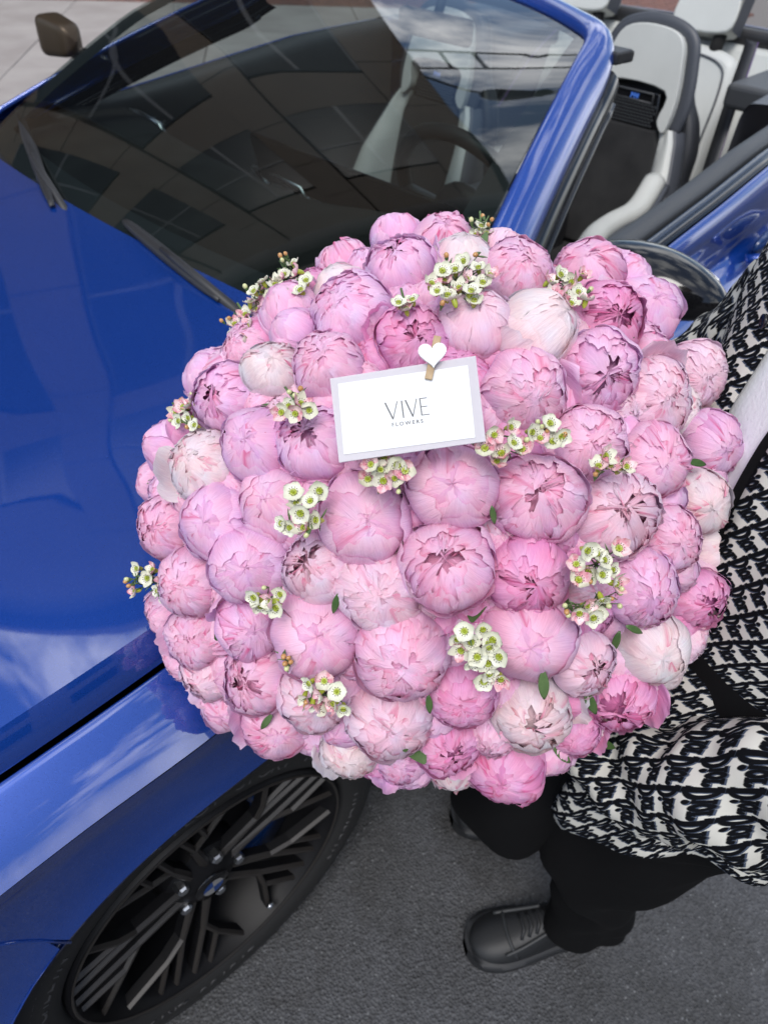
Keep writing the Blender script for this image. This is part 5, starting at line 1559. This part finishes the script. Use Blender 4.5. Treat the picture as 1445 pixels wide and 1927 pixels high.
# waxflower
def blossom_me(pink, seed):
    r = np.random.default_rng(seed); g = Geo(); R0 = .0074
    for k in range(5):
        a = k * 2 * math.pi / 5 + r.uniform(-.08, .08); rows = []
        cup = r.uniform(.15, .5) + (.5 if pink else 0)
        for t in np.linspace(0, 1, 6):
            w = .0034 * math.sin(math.pi * min(.28 + t * .66, 1)) * (1.25 if t < .95 else .9)
            rr = .0022 + .0056 * t
            row = []
            for s in np.linspace(-1, 1, 5):
                z = cup * .0062 * t * t + .0012 * s * s * t + .0003
                row.append((rr * math.cos(a) - s * w * math.sin(a) - (.0009 * s * s * math.cos(a) if t > .8 else 0), rr * math.sin(a) + s * w * math.cos(a), z))
            rows.append(row)
        g.grid(np.array(rows), 1 if pink and r.random() < .75 else 0)
    g.lathe([(.0, .0010), (.0014, .0013), (.0020, .0019), (.0025, .0015), (.0024, -.0008), (.0022, -.004), (.0010, -.0065)], (0, 0, 0), (0, 0, 1), 12, 2)
    g.ellipsoid((0, 0, .0017), (.0007, .0007, .0011), nu=5, nv=6, mat=2)
    for k in range(10):
        a = k * 2 * math.pi / 10; p = V(.0025 * math.cos(a), .0025 * math.sin(a), .0015); q = V(.0031 * math.cos(a), .0031 * math.sin(a), .0030)
        g.tube([p, q], .00018, 4, 0); g.ellipsoid(q, (.00042,) * 3, nu=4, nv=5, mat=3)
    o = g.build('blossom', [M['wax_white'], M['wax_pink'], M['wax_green'], M['wax_dot']], None, solid=0); me = o.data; bpy.data.objects.remove(o); return me
def bud_me(m):
    g = Geo(); g.ellipsoid((0, 0, .001), (.0024, .0024, .0029), nu=8, nv=10, mat=0); g.lathe([(.0021, .0), (.0018, -.002), (.0007, -.005)], (0, 0, 0), (0, 0, 1), 8, 1)
    o = g.build('bud', [m, M['stem']], None); me = o.data; bpy.data.objects.remove(o); return me
BW = [blossom_me(False, i) for i in range(4)]; BP = [blossom_me(True, i + 9) for i in range(3)]
BY, BG = bud_me(M['bud_yellow']), bud_me(M['bud_gold'])
WX = [ # x, y, blossoms as offsets, pinkness, extra depth ; buds (offset, kind)
 (540,530,[(20,-20),(-5,-14),(36,-2),(10,4),(-22,6),(-45,0),(-62,18),(-30,26),(0,24),(26,16),(-70,40),(12,-34),(-16,-2),(-50,14)],.1,.03,[(-12,-48,'g'),(-2,-52,'g'),(-8,-40,'y'),(-78,10,'y')]),
 (462,592,[(0,0),(24,-10),(-20,18),(8,20),(-26,38),(0,44),(22,-26)],.35,.05,[(-44,12,'g'),(-30,6,'g')]),
 (856,528,[(-20,0),(0,-20),(22,-4),(44,-24),(8,14),(-34,20),(-14,28),(30,20),(52,4),(-2,36),(-44,6),(16,-36),(36,38),(66,-10),(-24,-18)],.1,-.002,[(-16,-46,'g'),(40,-50,'g'),(-24,44,'g')]),
 (762,570,[(-12,0),(14,-6),(2,12)],.1,.0,[]),
 (1062,535,[(-30,-6),(-8,-18),(14,-4),(0,18),(26,14),(-22,20),(12,36),(34,-16),(40,30)],.6,.0,[(48,10,'y')]),
 (905,425,[(0,0),(10,14),(-10,18),(2,30)],.5,.04,[(-18,-10,'y'),(4,-18,'g'),(20,-12,'g'),(14,-2,'g')]),
 (345,776,[(-14,0),(10,10),(14,-16),(-8,16),(22,24),(0,-10)],.4,.02,[(-4,-22,'g'),(18,-36,'y'),(8,28,'g'),(-22,14,'y')]),
 (552,750,[(-8,14),(14,10),(30,22),(4,28),(-22,26)],.5,.0,[(-6,-12,'y'),(6,-6,'y'),(14,-18,'g')]),
 (572,965,[(-20,-38),(30,-42),(12,-22),(-6,0),(-42,20),(-26,28),(24,14),(-14,-18),(0,28)],.05,-.006,[(6,40,'y')]),
 (728,882,[(-4,-22),(-30,-8),(20,-8),(-12,2),(-36,20),(-6,22),(14,18),(34,4),(8,-6)],.55,-.006,[(-14,42,'g'),(22,42,'y')]),
 (940,838,[(-28,6),(-10,-20),(20,-34),(26,-4),(4,16),(-42,-8),(42,8),(-6,30)],.65,-.006,[(50,-10,'y')]),
 (1030,815,[(-14,10),(4,-18),(10,16),(-30,-2),(26,6)],.3,-.004,[(-10,-12,'y'),(0,-4,'g'),(30,4,'g'),(-18,-20,'y')]),
 (1142,872,[(-4,-14),(6,4),(-16,6),(24,10),(36,6)],1.,-.002,[(-22,22,'g')]),
 (1122,1062,[(-18,-26),(42,-30),(14,-8),(-16,14),(-38,0),(10,20),(30,10),(36,36),(-34,30),(0,-20)],.35,-.008,[(46,46,'y'),(-14,32,'g')]),
 (1116,1140,[(-12,0),(12,14),(-26,14),(16,-12),(0,22)],.1,-.006,[(-54,0,'y'),(-46,18,'y'),(28,0,'y'),(50,0,'y'),(34,-14,'g'),(50,-24,'y'),(-50,10,'g')]),
 (498,1128,[(-20,-4),(12,4),(30,-10),(22,16),(-8,12)],.05,-.004,[(0,-22,'y'),(2,16,'y')]),
 (272,1088,[(-18,24),(16,-16),(-14,-18),(6,0),(24,24),(30,4),(36,36)],.3,.025,[(-34,6,'g'),(-28,14,'g'),(-32,2,'y')]),
 (898,1212,[(-24,-24),(10,-28),(-12,-4),(22,6),(-30,12),(0,24),(30,-8),(-8,36),(20,36),(-38,-10),(42,24)],.2,-.008,[]),
 (928,1268,[(-8,0),(14,10),(-18,14)],.1,-.004,[]),
 (540,1240,[],0,-.004,[(-6,-6,'g'),(4,-2,'g'),(-2,8,'g'),(8,6,'g'),(0,16,'y')]),
 (612,1308,[(-30,-22),(-2,-26),(22,-6),(-10,-4),(16,16),(-24,18),(34,26),(0,24),(-40,4),(4,10)],.6,-.006,[(-34,12,'g'),(-36,20,'g')]),
]
for x0, y0, bl_, pink, ed, buds in WX:
    base = at(x0, y0, dome(x0, y0) + .02 + ed)
    g = Geo(); fine = []
    tips = []
    for k, (dx, dy) in enumerate(bl_):
        x, y = x0 + dx, y0 + dy; dep = dome(x, y) - .050 + ed + rng.uniform(-.006, .008)
        p = at(x, y, dep); tips.append((p, 'b', unit(outward(x, y, 60) + rng.normal(0, .30, 3))))
    for dx, dy, kd in buds:
        x, y = x0 + dx, y0 + dy; p = at(x, y, dome(x, y) - .052 + ed)
        tips.append((p, kd, unit(outward(x, y, 60) + rng.normal(0, .4, 3))))
    hub = at(x0, y0, dome(x0, y0) - .025 + ed)
    g.tube(crom(np.array([hub, base, (base + BIND) / 2, BIND + rng.normal(0, .01, 3)]), 8), .0012, 5)
    for p, kd, n in tips:
        e = p - n * .006; g.tube(crom(np.array([hub, (hub + e) / 2 - n * .002, e]), 4), .0006, 4)
        for _k in range(int(rng.integers(0, 4))):   # needle leaves
            d = unit(n + rng.normal(0, .7, 3)); q = hub + (e - hub) * rng.uniform(.4, .9); g.tube([q, q + d * .006, q + d * .011], [.0007, .0010, .0002], 4)
    sp = g.build('waxflower_sprig', M['leaf_pale'], bq)
    for p, kd, n in tips:
        if kd == 'b':
            pk = rng.random() < pink + .12
            me = (BP if pk else BW)[int(rng.integers(3))]; nm = 'blossom'
        else:
            me = BY if kd == 'y' else BG; nm = 'bud'
        o = link(nm, me, sp, (p - BIND).tolist())
        o.rotation_euler = Matrix(basis(n, rng.uniform(0, 6.28)).tolist()).to_euler()
        s = rng.uniform(.92, 1.2) * (1 if kd == 'b' else .9); o.scale = (s, s, s)

# ---- card in its vellum sleeve, with the peg
M['vellum'] = bpy.data.materials.new('vellum'); M['vellum'].use_nodes = True
nt = M['vellum'].node_tree; pb = nt.nodes['Principled BSDF']; pb.inputs['Base Color'].default_value = (.62, .60, .64, 1); pb.inputs['Roughness'].default_value = .4
trn = nt.nodes.new('ShaderNodeBsdfTransparent'); trn.inputs['Color'].default_value = (.95, .93, .95, 1); ms = nt.nodes.new('ShaderNodeMixShader'); ms.inputs[0].default_value = .62
nt.links.new(trn.outputs[0], ms.inputs[1]); nt.links.new(pb.outputs[0], ms.inputs[2]); nt.links.new(ms.outputs[0], nt.nodes['Material Output'].inputs['Surface'])
M['card'] = mat('white_card', (.74, .755, .77), .55, bump=(900, .05, .0003))
M['ink'] = mat('grey_ink', (.12, .12, .12), .6)
M['wood'] = mat('pale_wood', (.45, .32, .18), .6, noise=(180, (.36, .24, .13), 1))
M['heart'] = mat('white_painted_wood', (.82, .82, .81), .5, bump=(260, .5, .0012))
CD = .583
c00, c10, c11, c01 = at(638, 870, CD + .004), at(914, 830, CD + .002), at(895, 669, CD + .010), at(621, 712, CD + .012)
card = thing('card_sleeve', 'translucent white sleeve with a florist card lying on the peonies', 'card', c00)
cex = unit(c10 - c00); cn = unit(np.cross(c10 - c00, c01 - c00)); cey = np.cross(cn, cex)
if cn @ ray(767, 770) > 0: cn = -cn
def sheet(q, t):
    q = np.array(q); A = q; B_ = q - cn * t
    g = Geo(); g.add(np.concatenate([A, B_]), [(0, 1, 2, 3), (7, 6, 5, 4), (0, 4, 5, 1), (1, 5, 6, 2), (2, 6, 7, 3), (3, 7, 4, 0)]); return g
sheet([c00, c10, c11, c01], .0003).build('front_sheet', M['vellum'], card, smooth=False)
sheet([c00 - cn * .0018, c10 - cn * .0018, c11 - cn * .0018, c01 - cn * .0018], .0003).build('back_sheet', M['vellum'], card, smooth=False)
def cp(x, y, dn): 
    d = ray(x, y); t = ((c00 - CAM) @ cn + dn) / (d @ cn); return CAM + d * t
k = [cp(647, 855, .0006), cp(894, 823, .0006), cp(880, 687, .0006), cp(636, 722, .0006)]
bc = thing('business_card', 'white printed card with thin grey letters inside the sleeve', 'card', k[0])
sheet(k, .0005).build('card_sheet', M['card'], bc, smooth=False)
ux, uy = unit(k[1] - k[0]), unit(np.cross(cn, k[1] - k[0]))
if uy @ _u < 0: uy = -uy
def poly(lst, o, nm):
    g = Geo()
    for q in lst:
        q = [o + ux * a + uy * b + cn * .0003 for a, b in q]
        # built proud of the card
        g.add(np.array(q), [tuple(range(len(q)))])
    return g.build(nm, M['ink'], bc, smooth=False)
px = 1 / FPX * CD
org = cp(765, 769, .0006)
H_ = 34 * px; 
def letV(x, w): 
    a, b = 1.9 * px, 3.2 * px
    return [[(x, H_), (x + b, H_), (x + w / 2 + b * .5, 0), (x + w / 2 - b * .4, 0)], [(x + w - a, H_), (x + w, H_), (x + w / 2 + a * .5, 0), (x + w / 2 - a * .5, 0)]]
S0 = -41 * px
poly(letV(S0, 26 * px), org - uy * H_ / 2, 'letter')
poly([[(S0 + 32 * px, 0), (S0 + 34.6 * px, 0), (S0 + 34.6 * px, H_), (S0 + 32 * px, H_)]], org - uy * H_ / 2, 'letter')
poly(letV(S0 + 39 * px, 24 * px), org - uy * H_ / 2, 'letter')
xe = S0 + 67 * px
poly([[(xe, 0), (xe + 2.4 * px, 0), (xe + 2.4 * px, H_), (xe, H_)], [(xe + 2.4 * px, 0), (xe + 16 * px, 0), (xe + 16 * px, 1.6 * px), (xe + 2.4 * px, 1.6 * px)], [(xe + 2.4 * px, H_ / 2 - .8 * px), (xe + 13.5 * px, H_ / 2 - .8 * px), (xe + 13.5 * px, H_ / 2 + .8 * px), (xe + 2.4 * px, H_ / 2 + .8 * px)], [(xe + 2.4 * px, H_ - 1.6 * px), (xe + 15 * px, H_ - 1.6 * px), (xe + 15 * px, H_), (xe + 2.4 * px, H_)]], org - uy * H_ / 2, 'letter')
text('FLOWERS', cp(767, 799, .0008), ux, uy, 10.5 * px, M['ink'], bc, 'small_lettering', extrude=.00005, spacing=1.45, offset=.00006)
# peg with heart
hc = at(814, 676, CD - .010); pegd = unit(cp(824, 634, 0) - cp(806, 716, 0))
pg = thing('clothes_peg', 'tiny wooden clothes peg with a white heart clipped to the card sleeve', 'clothes peg', hc)
RB = np.stack([np.cross(pegd, cn), pegd, cn], 1)
pc = cp(814.5, 675.5, 0)
for s, nm in ((1, 'peg_leg'), (-1, 'peg_leg')):
    g = Geo(); g.box(pc + cn * (.0032 * s + .0002) - pegd * 0, (.0058, .0345, .0026), RB @ np.array(Euler((math.radians(2.5) * s, 0, 0)).to_matrix())); g.build(nm, M['wood'], pg, smooth=False, bevel=.0004)
g = Geo(); g.tube([pc + RB[:, 0] * -.0035 + cn * .0045 + pegd * .002, pc + RB[:, 0] * .0035 + cn * .0045 + pegd * .002], .0008, 6); g.build('peg_spring', M['satin'], pg)
ht = []
for t in np.linspace(0, 2 * math.pi, 48, endpoint=False):
    hx_ = 16 * math.sin(t) ** 3; hy_ = 13 * math.cos(t) - 5 * math.cos(2 * t) - 2 * math.cos(3 * t) - math.cos(4 * t)
    ht.append((hx_ / 16 * .0108, hy_ / 16 * .0108 + .0012))
tl = math.radians(-3)
hu, hv = ux * math.cos(tl) + uy * math.sin(tl), -ux * math.sin(tl) + uy * math.cos(tl)
n_ = len(ht); pc2 = cp(813.5, 674, 0) + cn * .0082
A = np.array([pc2 + hu * a + hv * b for a, b in ht]); B_ = A - cn * .0032
g = Geo(); g.add(np.concatenate([A, B_]), [list(range(n_)), list(range(n_, 2 * n_))[::-1]] + [(i, (i + 1) % n_, n_ + (i + 1) % n_, n_ + i) for i in range(n_)])
g.build('heart', M['heart'], pg, smooth=True, angle=35, bevel=.0004)
